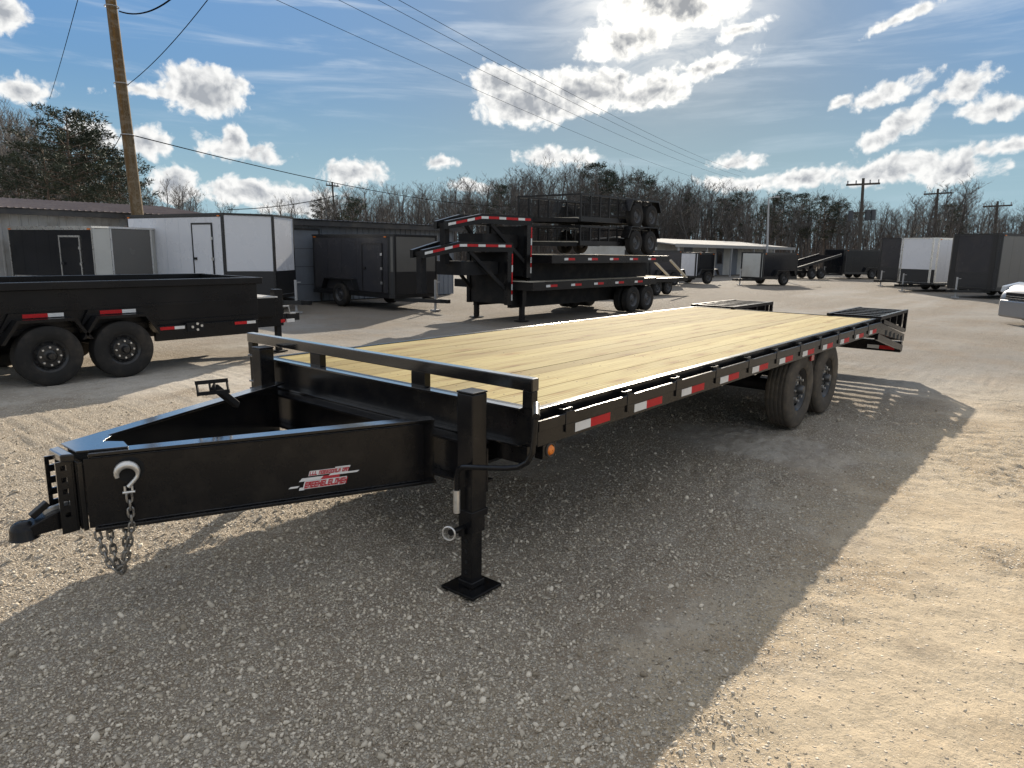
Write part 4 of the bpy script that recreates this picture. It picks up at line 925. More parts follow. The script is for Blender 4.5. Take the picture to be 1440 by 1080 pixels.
# ================================================================ dump trailer on the left
def dump_trailer():
    o0 = (0.7, 8.4, 0); e = empty('dump_trailer', o0)
    def b_(x0, x1, y0, y1, z0, z1, nm, mt=BLACK2, par=e, bev=0.0): return lw(MB().box(x0, x1, y0, y1, z0, z1), nm, mt, par, bev=bev, org=o0, seg=1)
    yn, yf = 7.62, 9.35
    b_(-1.9, 3.02, yn, yn + 0.05, 0.58, 1.12, 'box_side', bev=0.004); b_(-1.9, 3.02, yf - 0.05, yf, 0.58, 1.12, 'box_side')
    b_(-1.9, 3.0, yn + 0.051, yf - 0.051, 0.58, 0.62, 'box_floor'); b_(2.97, 3.02, yn + 0.051, yf - 0.051, 0.621, 1.12, 'box_front'); b_(-1.9, -1.85, yn + 0.051, yf - 0.051, 0.621, 1.12, 'tail_gate')
    b_(-1.95, 3.08, yn - 0.07, yn + 0.06, 1.121, 1.215, 'top_rail', bev=0.01); b_(-1.95, 3.08, yf - 0.06, yf + 0.07, 1.121, 1.215, 'top_rail')
    b_(3.0, 3.075, yn + 0.062, yf - 0.062, 1.121, 1.213, 'top_rail')
    b_(-1.9, 3.0, yn - 0.012, yn - 0.001, 0.86, 0.90, 'side_rib'); b_(-1.9, 3.0, yn - 0.03, yn - 0.001, 0.60, 0.66, 'side_rib')
    b_(1.46, 2.95, yn - 0.10, yn - 0.031, 0.40, 0.599, 'step_rail', bev=0.004)
    b_(-1.8, 3.6, 7.95, 8.05, 0.42, 0.579, 'frame_rail'); b_(-1.8, 3.6, 8.9, 9.0, 0.42, 0.579, 'frame_rail')
    # fenders: angular, over each wheel
    for xc in (0.185, 1.02):
        m_ = MB().prism([(xc - 0.48, 0.52), (xc - 0.30, 0.79), (xc + 0.30, 0.79), (xc + 0.48, 0.52), (xc + 0.44, 0.52), (xc + 0.28, 0.755), (xc - 0.28, 0.755), (xc - 0.44, 0.52)], 1, 7.40, yn - 0.032)
        f = lw(m_, 'fender', BLACK2, e, org=o0)
        lw(MB().prism([(xc - 0.47, 0.60), (xc - 0.33, 0.86), (xc + 0.33, 0.86), (xc + 0.47, 0.60), (xc + 0.30, 0.791), (xc - 0.30, 0.791)], 1, yn - 0.05, yn - 0.0325), 'fender_skirt', BLACK2, f, org=o0)
        b_(xc - 0.17, xc + 0.07, 7.396, 7.3995, 0.772, 0.80, 'red_reflective_tape', RED, f) if False else None
        b_(xc - 0.20, xc + 0.06, yn - 0.057, yn - 0.0505, 0.80, 0.845, 'red_reflective_tape', RED, f); b_(xc + 0.061, xc + 0.23, yn - 0.057, yn - 0.0505, 0.80, 0.845, 'white_reflective_tape', WHITE, f)
        for yy, sd in ((7.52, -1), (yf + 0.1, 1)): wheel_parts(e, (xc - o0[0], yy - o0[1], 0.350), 0.362, 0.23, sd, groove=False, dish=0.03)
        lw(MB().tube([(xc, 7.6, 0.35), (xc, 9.4, 0.35)], 0.05, 10), 'axle', CHASSIS, e, org=o0)
    for xa in (1.52, 2.58):
        b_(xa, xa + 0.19, yn - 0.106, yn - 0.1005, 0.545, 0.585, 'red_reflective_tape', RED); b_(xa + 0.191, xa + 0.33, yn - 0.106, yn - 0.1005, 0.545, 0.585, 'white_reflective_tape', WHITE)
    tm = MB()
    for dx, dz in ((1.95, 0.56), (2.02, 0.60), (2.02, 0.52), (2.08, 0.57)): tm.tube([(dx, yn - 0.13, dz), (dx, yn - 0.1005, dz)], 0.018, 10)
    lw(tm, 'tie_down_bolts', ZINC, e, org=o0)
    b_(1.88, 2.12, yn - 0.115, yn - 0.1005, 0.50, 0.62, 'spreader_bracket', CHASSIS)
    # front: tool box, tongue, jack, coupler
    b_(3.10, 3.46, 7.85, 9.05, 0.585, 0.88, 'tool_box', BLACK2, bev=0.008)
    b_(3.08, 3.49, 7.83, 9.07, 0.881, 0.90, 'tool_box_lid', SHEET_PALE)
    lw(MB().beam((2.9, 7.98, 0.50), (4.05, 8.47, 0.50), 0.07, 0.13).beam((2.9, 8.97, 0.50), (4.05, 8.475, 0.502), 0.07, 0.13), 'tongue', CHASSIS, e, org=o0)
    b_(3.52, 3.66, 7.96, 8.10, 0.42, 1.0, 'jack', BLACK2, bev=0.006); b_(3.55, 3.63, 7.99, 8.07, 0.02, 0.419, 'jack_leg', CHASSIS); b_(3.49, 3.69, 7.93, 8.13, 0.0, 0.02, 'jack_foot', CHASSIS)
    lw(MB().tube([(3.67, 8.03, 0.72), (3.80, 8.03, 0.72), (3.82, 8.03, 0.60), (3.92, 8.03, 0.60)], 0.014, 8), 'crank_handle', CONC, e, org=o0)
    b_(3.50, 3.68, 7.952, 7.9595, 0.47, 0.52, 'red_reflective_tape', RED); b_(3.70, 3.84, 7.93, 7.96, 0.47, 0.52, 'white_reflective_tape', WHITE)
    b_(4.0, 4.24, 8.40, 8.55, 0.44, 0.56, 'coupler', CHASSIS); b_(3.93, 3.97, 8.44, 8.50, 0.56, 0.80, 'tongue_post', CHASSIS)
    return tag(e, 'black dump trailer with high sides and two wheels showing, at the left edge', 'trailer')
dump_trailer()

# ================================================================ stacked gooseneck and utility trailers
def gooseneck(x, y, z, legs, wheels, label):
    """local: nose at x = 0, near deck edge at y = 0"""
    e = empty('gooseneck_trailer', (x, y, z))
    XD, L0, Wd = 2.36, 8.25, 2.5; C_ = Wd / 2
    def ny(q, s_): return C_ + s_ * (0.16 + 0.44 * min(q, XD) / XD)
    for s_ in (-1, 1):
        m_ = MB(); vs_ = []
        pts = [(0.0, 1.47, 1.64), (0.93, 1.62, 1.83), (XD + 0.05, 1.62, 1.82)]
        for (q, za, zb_) in pts:
            for o_ in (-0.05, 0.05):
                for z_ in (za, zb_): vs_.append((q, ny(q, s_) + o_, z_))
        fs_ = []
        for i in (0, 1):
            k = i * 4; fs_ += [(k, k + 1, k + 5, k + 4), (k + 2, k + 6, k + 7, k + 3), (k + 1, k + 3, k + 7, k + 5), (k, k + 4, k + 6, k + 2)]
        fs_ += [(0, 2, 3, 1), (8, 9, 11, 10)]
        nb = lw(m_.add(vs_, fs_), 'neck_beam', BLACK2, e)
        up_ = lw(MB().box(XD - 0.14, XD + 0.045, ny(XD, s_) - 0.051, ny(XD, s_) + 0.051, 0.40, 1.619), 'upright', BLACK2, e)
        if s_ < 0:
            def slant(xa, xb, nm, mt):
                f = lambda q: 1.60 + 0.19 * min(q, 0.93) / 0.93 - 0.01
                q = []
                for o_ in (-0.0565, -0.0515):
                    for (xx, dz_) in ((xa, 0), (xb, 0), (xb, -0.055), (xa, -0.055)): q.append((xx, ny(xx, -1) + o_, f(xx) + dz_))
                lw(MB().add(q, [(0, 3, 2, 1), (4, 5, 6, 7), (0, 1, 5, 4), (1, 2, 6, 5), (2, 3, 7, 6), (3, 0, 4, 7)]), nm, mt, nb)
            q = 0.03
            for ln, nm in ((0.20, 'w'), (0.30, 'r'), (0.20, 'w'), (0.18, 'r'), (0.20, 'w'), (0.30, 'r'), (0.20, 'w'), (0.36, 'r'), (0.20, 'w'), (0.18, 'r')):
                slant(q, min(q + ln - 0.005, XD), 'white_reflective_tape' if nm == 'w' else 'red_reflective_tape', WHITE if nm == 'w' else RED); q += ln
            z_ = 1.58; y0_ = ny(XD, -1) - 0.0565; y1_ = y0_ + 0.005
            for ln, nm in ((0.26, 'r'), (0.16, 'w'), (0.28, 'r'), (0.14, 'w'), (0.10, 'r'), (0.14, 'w')):
                lw(MB().box(XD, XD + 0.04, y0_, y1_, z_ - ln + 0.004, z_), 'white_reflective_tape' if nm == 'w' else 'red_reflective_tape', WHITE if nm == 'w' else RED, up_); z_ -= ln
    for xx in (0.1, 0.93, 1.6, 2.25): lw(MB().box(xx - 0.05, xx + 0.05, ny(xx, -1) + 0.051, ny(xx, 1) - 0.051, 1.52 if xx < 0.5 else 1.66, 1.60 if xx < 0.5 else 1.78), 'neck_cross_bar', CHASSIS, e)
    lw(MB().box(0.95, 2.20, C_ - 0.38, C_ + 0.38, 1.10, 1.40), 'neck_tool_box', CHASSIS, e)
    lw(MB().box(XD - 0.10, XD - 0.02, C_ - 0.54, C_ + 0.54, 0.42, 1.60), 'neck_bulkhead', CHASSIS, e)
    lw(MB().box(XD + 0.05, L0, 0.0, 0.10, 0.75, 0.94), 'side_beam', BLACK2, e); lw(MB().box(XD + 0.05, L0, Wd - 0.10, Wd, 0.75, 0.94), 'side_beam', BLACK2, e); lw(MB().box(XD + 0.05, XD + 0.13, 0.101, Wd - 0.101, 0.75, 0.938), 'front_beam', BLACK2, e)
    for k in range(12): lw(MB().box(XD + 0.14, L0 - 0.02, 0.101 + k * 0.1915, 0.101 + (k + 1) * 0.1915 - 0.008, 0.90, 0.938), 'plank', OLDWOOD, e)
    for k in range(10): lw(MB().box(XD + 0.3 + k * 0.57, XD + 0.37 + k * 0.57, 0.101, Wd - 0.101, 0.78, 0.899), 'cross_member', CHASSIS, e)
    for yy in (C_ - 0.55, C_ + 0.55): lw(MB().box(XD + 0.06, L0 - 0.2, yy - 0.06, yy + 0.06, 0.32, 0.779), 'main_beam', CHASSIS, e)
    for k in range(5):
        xa = XD + 0.55 + k * 1.02
        lw(MB().box(xa, xa + 0.16, -0.006, -0.0005, 0.82, 0.875), 'white_reflective_tape', WHITE, e); lw(MB().box(xa + 0.165, xa + 0.44, -0.006, -0.0005, 0.82, 0.875), 'red_reflective_tape', RED, e)
    lw(MB().box(0.06, 0.20, C_ - 0.08, C_ + 0.08, 0.72, 1.52), 'coupler_post', CHASSIS, e)
    for s_ in (-1, 1): lw(MB().beam((1.2, C_ + s_ * 0.40, 1.62), (XD - 0.1, C_ + s_ * 0.56, 0.75), 0.05, 0.08), 'brace', CHASSIS, e)
    if legs:
        for yy in (0.52, 1.98):
            j = lw(MB().box(2.60, 2.74, yy - 0.07, yy + 0.07, 0.40, 0.749), 'landing_jack', BLACK2, e); lw(MB().box(2.62, 2.72, yy - 0.05, yy + 0.05, 0.02, 0.399), 'inner_leg', BLACK2, j); lw(MB().box(2.54, 2.80, yy - 0.13, yy + 0.13, 0, 0.0195), 'foot', BLACK2, j)
    if wheels:
        for xx in (7.05, 7.86):
            for yy, sd in ((0.14, -1), (0.40, -1), (Wd - 0.14, 1), (Wd - 0.40, 1)): small_wheel(e, (xx, yy, 0.36), 0.36, 0.21, sd)
            lw(MB().tube([(xx, 0.3, 0.36), (xx, Wd - 0.3, 0.36)], 0.06, 10), 'axle', CHASSIS, e)
    return tag(e, label, 'trailer', 'stacked trailers')
gooseneck(7.60, 7.85, 0, True, True, 'bottom gooseneck flatbed of the stack, on its legs and wheels, red and white tape')
gooseneck(8.30, 7.85, 0.621, False, False, 'upper gooseneck flatbed stacked on another, second from the ground, red and white tape')
def utility(x, y, z, tilt, rail, label, L_=4.0, Wd=2.05, wheelz=0.0, mesh=True):
    e = empty('utility_trailer', (x, y, z)); e.rotation_euler = (0, -tilt, 0)
    lw(MB().box(0, L_, 0, 0.06, 0, 0.12), 'side_beam', BLACK2, e); lw(MB().box(0, L_, Wd - 0.06, Wd, 0, 0.12), 'side_beam', BLACK2, e)
    for k in range(10): lw(MB().box(0.05 + k * (L_ - 0.15) / 9, 0.10 + k * (L_ - 0.15) / 9, 0.061, Wd - 0.061, 0.01, 0.07), 'cross_member', CHASSIS, e)
    for k in range(11): lw(MB().box(0.02, L_ - 0.02, 0.062 + k * 0.1752, 0.062 + (k + 1) * 0.1752 - 0.008, 0.071, 0.105), 'plank', OLDWOOD, e)
    for yy in (0.03, Wd - 0.03):
        tr = lw(MB().box(0, L_, yy - 0.025, yy + 0.025, rail - 0.05, rail), 'top_rail', BLACK2, e)
        n = 9
        for k in range(n + 1):
            xx = 0.03 + k * (L_ - 0.06) / n; lw(MB().box(xx - 0.02, xx + 0.02, yy - 0.02, yy + 0.02, 0.1205, rail - 0.0505), 'rail_post', BLACK2, tr)
        if mesh:
            mm = MB()
            for k in range(110): xx = 0.06 + k * (L_ - 0.12) / 109; mm.box(xx - 0.005, xx + 0.005, yy - 0.003, yy + 0.003, 0.125, rail - 0.055)
            for k in range(5): zz = 0.16 + k * (rail - 0.24) / 4; mm.box(0.04, L_ - 0.04, yy - 0.0035, yy + 0.0035, zz - 0.003, zz + 0.003)
            tag(lw(mm, 'mesh_screen', CHASSIS, tr), kind='stuff')
    for xx in (0.0, L_ - 0.05): lw(MB().box(xx, xx + 0.05, 0.056, Wd - 0.056, rail - 0.05, rail - 0.002), 'end_rail', BLACK2, e)
    xc = L_ * 0.70
    if False: lw(MB().box(0.055, 0.075, 0.06, Wd - 0.06, 0.125, rail - 0.06), 'head_board', CHASSIS, e)
    for s_, yy in ((-1, -0.13), (1, Wd + 0.13)):
        for xx in (xc - 0.41, xc + 0.41): small_wheel(e, (xx, yy, wheelz), 0.325, 0.2, s_)
        y0_, y1_ = (yy - 0.12, yy + 0.12)
        lw(MB().prism([(xc - 0.9, wheelz + 0.12), (xc - 0.72, wheelz + 0.43), (xc + 0.72, wheelz + 0.43), (xc + 0.9, wheelz + 0.12), (xc + 0.86, wheelz + 0.12), (xc + 0.70, wheelz + 0.405), (xc - 0.70, wheelz + 0.405), (xc - 0.86, wheelz + 0.12)], 1, y0_, y1_), 'fender', BLACK2, e)
    for xx in (xc - 0.41, xc + 0.41): lw(MB().tube([(xx, 0, wheelz), (xx, Wd, wheelz)], 0.04, 8), 'axle', CHASSIS, e)
    lw(MB().beam((0.0, 0.1, 0.03), (-1.2, Wd / 2, 0.03), 0.06, 0.1).beam((0.0, Wd - 0.1, 0.03), (-1.2, Wd / 2 + 0.001, 0.032), 0.06, 0.1), 'tongue', CHASSIS, e)
    return tag(e, label, 'trailer', 'stacked trailers')
utility(12.1, 8.02, 1.80, R(0.2), 0.50, 'black utility trailer with low rails, second from the top of the stack', wheelz=0.105)
utility(12.1, 8.02, 2.39, R(0.6), 0.68, 'topmost black utility trailer of the stack with tall mesh sides', wheelz=0.20)
# trailers beyond the stack with bleached wood decks in the sun
def deck_trailer(x, y, rz, L_, label, gate):
    e = empty('deck_trailer', (x, y, 0), rz)
    lw(MB().box(0, L_, 0, 0.08, 0.50, 0.66), 'side_beam', BLACK2, e); lw(MB().box(0, L_, 2.0, 2.08, 0.50, 0.66), 'side_beam', BLACK2, e)
    for k in range(10): lw(MB().box(0.02, L_, 0.081 + k * 0.192, 0.081 + (k + 1) * 0.192 - 0.01, 0.63, 0.672), 'plank', OLDWOOD, e)
    for xx in (L_ * 0.55, L_ * 0.55 + 0.8):
        for yy, s_ in ((0.14, -1), (1.94, 1)): small_wheel(e, (xx, yy, 0.30), 0.30, 0.2, s_)
    lw(MB().beam((0.0, 0.1, 0.55), (-1.2, 1.04, 0.55), 0.06, 0.1).beam((0.0, 1.98, 0.55), (-1.2, 1.041, 0.552), 0.06, 0.1), 'tongue', CHASSIS, e)
    lw(MB().tube([(-0.9, 1.04, 0.0), (-0.9, 1.04, 0.95)], 0.04, 8), 'tongue_jack', CONC, e)
    if gate:
        for yy in (0.1, 0.9): lw(MB().beam((L_, yy, 0.68), (L_ - 1.3, yy, 1.35), 0.07, 0.07), 'ramp_rail', OLDWOOD, e)
    return tag(e, label, 'trailer')
deck_trailer(19.4, 11.2, R(-3), 4.9, 'open deck trailer with bleached boards and a raised ramp, right of the stack', True)
deck_trailer(21.0, 14.2, R(-2), 5.0, 'open deck trailer with bleached boards farther behind the stack', False)
# black tilt trailer far in the middle
def tilt_trailer():
    e = empty('tilt_trailer', (45.5, 13.6, 0), R(-25))
    lw(MB().prism([(0, 0.55), (0, 0.72), (4.4, 1.72), (4.4, 1.55)], 1, 0, 0.1), 'side_beam', BLACK2, e); lw(MB().prism([(0, 0.55), (0, 0.72), (4.4, 1.72), (4.4, 1.55)], 1, 1.9, 2.0), 'side_beam', BLACK2, e)
    for k in range(9): lw(MB().prism([(0.05 + k * 0.48, 0.63 + k * 0.109), (0.40 + k * 0.48, 0.71 + k * 0.109), (0.40 + k * 0.48, 0.75 + k * 0.109), (0.05 + k * 0.48, 0.67 + k * 0.109)], 1, 0.101, 1.899), 'deck_bar', WIRE, e)
    lw(MB().box(-1.0, 3.6, 0.5, 0.62, 0.40, 0.545), 'frame_rail', CHASSIS, e); lw(MB().box(-1.0, 3.6, 1.4, 1.52, 0.40, 0.545), 'frame_rail', CHASSIS, e)
    for xx in (1.9, 2.75):
        for yy, s_ in ((0.2, -1), (1.8, 1)): small_wheel(e, (xx, yy, 0.36), 0.36, 0.22, s_)
    lw(MB().box(2.6, 2.75, 0.9, 1.1, 0.546, 1.2), 'lift_ram', CHASSIS, e)
    tag(e, 'black tilt-deck trailer with its deck raised at an angle, far middle of the yard', 'trailer')
tilt_trailer()

# ================================================================ silver car at the right edge
def car():
    e = empty('silver_car', (18.95, -0.62, 0), R(-52)); e.scale = (1.16, 1.16, 1.16)
    # side profile sections along x (front at 0), half width and heights: lofted body
    secs = [(0.00, 0.70, 0.30, 0.50, 0.56), (0.05, 0.78, 0.24, 0.62, 0.70), (0.18, 0.84, 0.22, 0.72, 0.84), (0.45, 0.88, 0.21, 0.80, 0.93), (0.95, 0.90, 0.21, 0.86, 1.00), (1.35, 0.91, 0.21, 0.90, 1.05),
            (1.60, 0.91, 0.21, 0.93, 1.08), (2.6, 0.92, 0.21, 0.96, 1.10), (3.7, 0.91, 0.22, 0.98, 1.12), (4.25, 0.87, 0.26, 0.96, 1.08), (4.45, 0.80, 0.34, 0.86, 0.98)]
    m_ = MB(); vs_ = []
    for (x, hw, zl, zs, zt) in secs:
        vs_ += [(x, -hw * 0.88, zl), (x, -hw, zl + 0.10), (x, -hw * 1.0, zs * 0.8), (x, -hw * 0.96, zs), (x, -hw * 0.80, zt), (x, 0, zt + 0.02), (x, hw * 0.80, zt), (x, hw * 0.96, zs), (x, hw, zs * 0.8), (x, hw, zl + 0.10), (x, hw * 0.88, zl), (x, 0, zl - 0.01)]
    n = 12; fs_ = []
    for i in range(len(secs) - 1):
        for k in range(n): fs_.append((i * n + k, i * n + (k + 1) % n, (i + 1) * n + (k + 1) % n, (i + 1) * n + k))
    fs_ += [tuple(range(n)), tuple(range((len(secs) - 1) * n, len(secs) * n))]
    b = lw(m_.add(vs_, fs_), 'body', SILVER, e, smooth=True)
    s_ = b.modifiers.new('subsurf', 'SUBSURF'); s_.levels = 2; s_.render_levels = 2
    cab = MB().add([(1.45, -0.78, 1.05), (2.15, -0.62, 1.50), (3.75, -0.60, 1.52), (4.35, -0.74, 1.06), (1.45, 0.78, 1.05), (2.15, 0.62, 1.50), (3.75, 0.60, 1.52), (4.35, 0.74, 1.06)], [(0, 1, 2, 3), (7, 6, 5, 4), (1, 5, 6, 2), (0, 4, 5, 1), (3, 2, 6, 7), (0, 3, 7, 4)])
    lw(cab, 'cabin_glass', GLASS, e, bev=0.05)
    lw(MB().add([(2.12, -0.63, 1.495), (3.78, -0.61, 1.515), (3.78, 0.61, 1.515), (2.12, 0.63, 1.495), (2.3, -0.52, 1.56), (3.6, -0.5, 1.57), (3.6, 0.5, 1.57), (2.3, 0.52, 1.56)], [(0, 3, 2, 1), (4, 5, 6, 7), (0, 1, 5, 4), (1, 2, 6, 5), (2, 3, 7, 6), (3, 0, 4, 7)]), 'roof', SILVER, e, bev=0.03)
    for yy in (-0.72, 0.72):
        lw(MB().beam((1.45, yy * 1.07, 1.06), (2.2, yy * 0.88, 1.50), 0.05, 0.05), 'pillar', SILVER, e); lw(MB().beam((4.33, yy * 1.02, 1.06), (3.76, yy * 0.85, 1.51), 0.06, 0.06), 'pillar', SILVER, e)
        lw(MB().prism([(0.10, 0.66), (0.12, 0.80), (0.50, 0.90), (0.46, 0.72)], 1, yy - 0.14 if yy < 0 else yy - 0.02, yy + 0.02 if yy < 0 else yy + 0.14), 'headlight', LAMPG, e, bev=0.02)
        for xx in (0.85, 3.55): small_wheel(e, (xx, yy * 1.12, 0.33), 0.33, 0.22, -1 if yy < 0 else 1)
    lw(MB().box(-0.03, 0.09, -0.66, 0.66, 0.13, 0.52), 'bumper', SILVER, e, bev=0.05)
    gr = lw(MB().box(-0.035, 0.05, -0.45, 0.45, 0.53, 0.68), 'grille', HOLE, e, bev=0.01)
    for k in range(2): lw(MB().box(-0.042, -0.0355, -0.44, 0.44, 0.55 + k * 0.045, 0.562 + k * 0.045), 'grille_bar', TRIM_ALU, gr)
    return tag(e, 'silver car cut off by the right edge, nose toward the yard', 'car')
car()
# ================================================================ poles and wires
def polar(az_deg, dist, z=0.0): return Vector((CAM.x + dist * math.cos(R(az_deg)), CAM.y + dist * math.sin(R(az_deg)), z))
def sky_pt(az_deg, el_deg, dist): return Vector((CAM.x + dist * math.cos(R(az_deg)), CAM.y + dist * math.sin(R(az_deg)), CAM.z + dist * math.tan(R(el_deg))))
PB = Vector((7.05, 21.0, 0.0)); PT = PB + Vector((-0.36, 0.12, 10.6))
pe = empty('utility_pole', PB)
nseg = 10
lw(MB().tube([PB.lerp(PT, i / nseg) - PB for i in range(nseg + 1)], [0.19 - 0.055 * i / nseg for i in range(nseg + 1)], 14), 'pole', POLEW, pe, smooth=True)
def onpole(z): return PB.lerp(PT, z / 10.6)
bk = MB()
for z in (8.45, 6.35, 4.9): bk.tube([onpole(z) - PB + Vector((0.19 * math.cos(a), 0.19 * math.sin(a), 0)) for a in [2 * math.pi * k / 16 for k in range(16)]], 0.015, 5, closed=True)
lw(bk, 'pole_band', CONC, pe)
lw(MB().tube([onpole(8.9) - PB + Vector((0.12, -0.2, 0)), onpole(9.5) - PB + Vector((0.12, -0.2, 0))], 0.10, 12).box(0.0 - 0.36 * 0.85, 0.3 - 0.36 * 0.85, -0.2, 0.1, 8.75, 8.82), 'insulator_bracket', CONC, pe)
tag(pe, 'tall brown wooden utility pole rising behind the enclosed trailers on the left', 'pole')
def wire(a, b, sag, r, label, group='power lines across the sky', n=24):
    a = Vector(a); b = Vector(b); pts = [a.lerp(b, i / n) + Vector((0, 0, -sag * (1 - (2 * i / n - 1) ** 2))) for i in range(n + 1)]
    return tag(lw(MB().tube([q - a for q in pts], r, 5), 'wire', WIRE, None, loc=a), label, 'wire', group)
wire(onpole(6.35) + Vector((0.16, -0.1, 0)), sky_pt(57.5, 22.0, 14), 0.25, 0.010, 'thin wire climbing right from the wooden pole to the top edge', 'wires on the pole')
wire(onpole(8.35) + Vector((0.16, -0.1, 0)), sky_pt(60.5, 20.5, 16), 0.55, 0.020, 'thick sagging cable at the very top of the wooden pole', 'wires on the pole')
wire(sky_pt(72.0, 9.2, 34), sky_pt(67.5, 22.0, 15), 0.1, 0.009, 'thin wire slanting up left of the wooden pole above the pines', 'wires on the pole')
wire(onpole(4.9) + Vector((0.16, -0.05, 0)), sky_pt(37.0, 3.6, 70), 0.9, 0.016, 'long dark wire running right from the middle of the wooden pole to the woods', 'wires on the pole')
wire(onpole(4.9) + Vector((-0.16, 0.05, 0)), sky_pt(69.5, 5.6, 42), 0.2, 0.012, 'short wire dropping left from the wooden pole to the pines', 'wires on the pole')
wire(sky_pt(61.5, 2.6, 60), sky_pt(53.5, 3.9, 62), 0.25, 0.03, 'short wire low over the sheds left of the stacked trailers', 'wires on the pole')
WL = ['topmost of the four parallel power lines crossing the sky', 'second of the four parallel power lines crossing the sky', 'third of the four parallel power lines crossing the sky', 'lowest of the four parallel power lines crossing the sky']
for k, (a1, e1_, a2, e2_) in enumerate(((53.5, 19.6, 22.0, 5.9), (57.5, 20.3, 22.4, 5.7), (61.0, 20.0, 22.8, 5.5), (66.0, 19.4, 23.5, 5.0))):
    wire(sky_pt(a1, e1_, 20), sky_pt(a2, e2_, 95), 0.6, 0.008, WL[k])
FARPOLE = mat('weathered_pole_wood', (0.085, 0.075, 0.065), 0.95, spec=0.05)
def far_pole(az_, dist, h, label, arms=True, tr=False):
    e = empty('utility_pole', polar(az_, dist)); q = R(az_)
    e.rotation_euler = (Vector((-0.045 * math.sin(q), 0.045 * math.cos(q), 1)).to_track_quat('Z', 'Y') @ Vector((0, 0, 1)).to_track_quat('Z', 'Y').inverted()).to_euler()
    lw(MB().tube([(0, 0, 0), (0, 0, h)], [0.15, 0.10], 10), 'pole', FARPOLE, e)
    sx, sy = math.sin(q), -math.cos(q)
    if arms:
        lw(MB().beam((-1.2 * sx, -1.2 * sy, h - 0.45), (1.2 * sx, 1.2 * sy, h - 0.45), 0.12, 0.14), 'cross_arm', FARPOLE, e)
        for k in (-1.1, -0.5, 0.5, 1.1): lw(MB().tube([(k * sx, k * sy, h - 0.38), (k * sx, k * sy, h - 0.14)], 0.05, 6), 'insulator', CONC, e)
    if tr:
        for k in (-0.75, 0.45, 0.85): lw(MB().tube([(k * sx, k * sy, h - 3.2), (k * sx, k * sy, h - 2.4)], 0.19, 12), 'transformer', PLASTIC, e)
        lw(MB().beam((-0.9 * sx, -0.9 * sy, h - 2.6), (0.95 * sx, 0.95 * sy, h - 2.6), 0.10, 0.12), 'cross_arm', FARPOLE, e)
    return tag(e, label, 'pole')
far_pole(13.62, 62, 1.68 + 62 * math.tan(R(5.35)), 'far utility pole with crossarm and transformers at right', True, True)
far_pole(9.0, 82, 1.68 + 82 * math.tan(R(4.5)), 'far utility pole with a single crossarm, right of the transformers', True)
far_pole(5.55, 84, 1.68 + 84 * math.tan(R(3.6)), 'farthest right thin utility pole before the woods', True)
far_pole(53.6, 90, 1.68 + 90 * math.tan(R(4.9)), 'far utility pole among bare trees above the metal shed', True)
e = empty('lamp_post', polar(19.9, 54)); e.rotation_euler = (0.055, 0.045, 0) if False else (-0.05 * math.cos(R(19.9)), -0.05 * math.sin(R(19.9)), 0); lw(MB().tube([(0, 0, 0), (0, 0, 5.5)], [0.09, 0.06], 10), 'post', CONC, e, smooth=True); lw(MB().beam((0, 0, 5.5), (0.5, -0.4, 5.6), 0.07, 0.06), 'lamp_arm', CONC, e); lw(MB().box(0.4, 0.75, -0.5, -0.3, 5.55, 5.65), 'lamp_head', CONC, e)
tag(e, 'thin pale grey lamp post in the middle distance', 'lamp post')

# ================================================================ trees
BARK = mat('grey_bark', (0.100, 0.091, 0.084), 0.9, var=0.5, dirt=(0.19, 0.175, 0.16), dscale=1.2, damt=0.35)
BARK2 = mat('brown_twigs', (0.088, 0.075, 0.067), 0.9, dirt=(0.19, 0.15, 0.12), dscale=0.6, damt=0.4)
NEEDLE = mat('pine_needles', (0.024, 0.036, 0.019), 0.75, var=0.25, dirt=(0.055, 0.062, 0.026), dscale=0.6, damt=0.7)
PBARK = mat('pine_bark', (0.105, 0.075, 0.055), 0.9, dirt=(0.17, 0.12, 0.085), dscale=2, damt=0.5)
def segs_mesh(name, S_, sides):
    """S_: array of (p0, p1, r0, r1) rows -> one mesh of tapered prisms"""
    S_ = np.array(S_, float); p0 = S_[:, 0:3]; p1 = S_[:, 3:6]; d = p1 - p0; d /= np.maximum(np.linalg.norm(d, axis=1), 1e-6)[:, None]
    ref = np.where(np.abs(d[:, 2:3]) > 0.9, np.array([[1.0, 0, 0]]), np.array([[0, 0, 1.0]])); s_ = np.cross(d, ref); s_ /= np.linalg.norm(s_, axis=1)[:, None]; u = np.cross(d, s_)
    k = len(S_); V = np.zeros((k, 2 * sides, 3))
    for i in range(sides):
        a = 2 * np.pi * i / sides; o_ = s_ * np.cos(a) + u * np.sin(a)
        V[:, i] = p0 + o_ * S_[:, 6:7]; V[:, sides + i] = p1 + o_ * S_[:, 7:8]
    F = np.array([(i, (i + 1) % sides, sides + (i + 1) % sides, sides + i) for i in range(sides)])
    F = (F[None] + (np.arange(k) * 2 * sides)[:, None, None]).reshape(-1, 4)
    me = bpy.data.meshes.new(name); co = V.reshape(-1, 3)
    me.vertices.add(len(co)); me.vertices.foreach_set('co', co.ravel()); me.loops.add(F.size); me.loops.foreach_set('vertex_index', F.ravel().astype(np.int32))
    me.polygons.add(len(F)); me.polygons.foreach_set('loop_start', np.arange(0, F.size, 4, dtype=np.int32)); me.update(calc_edges=True)
    return me
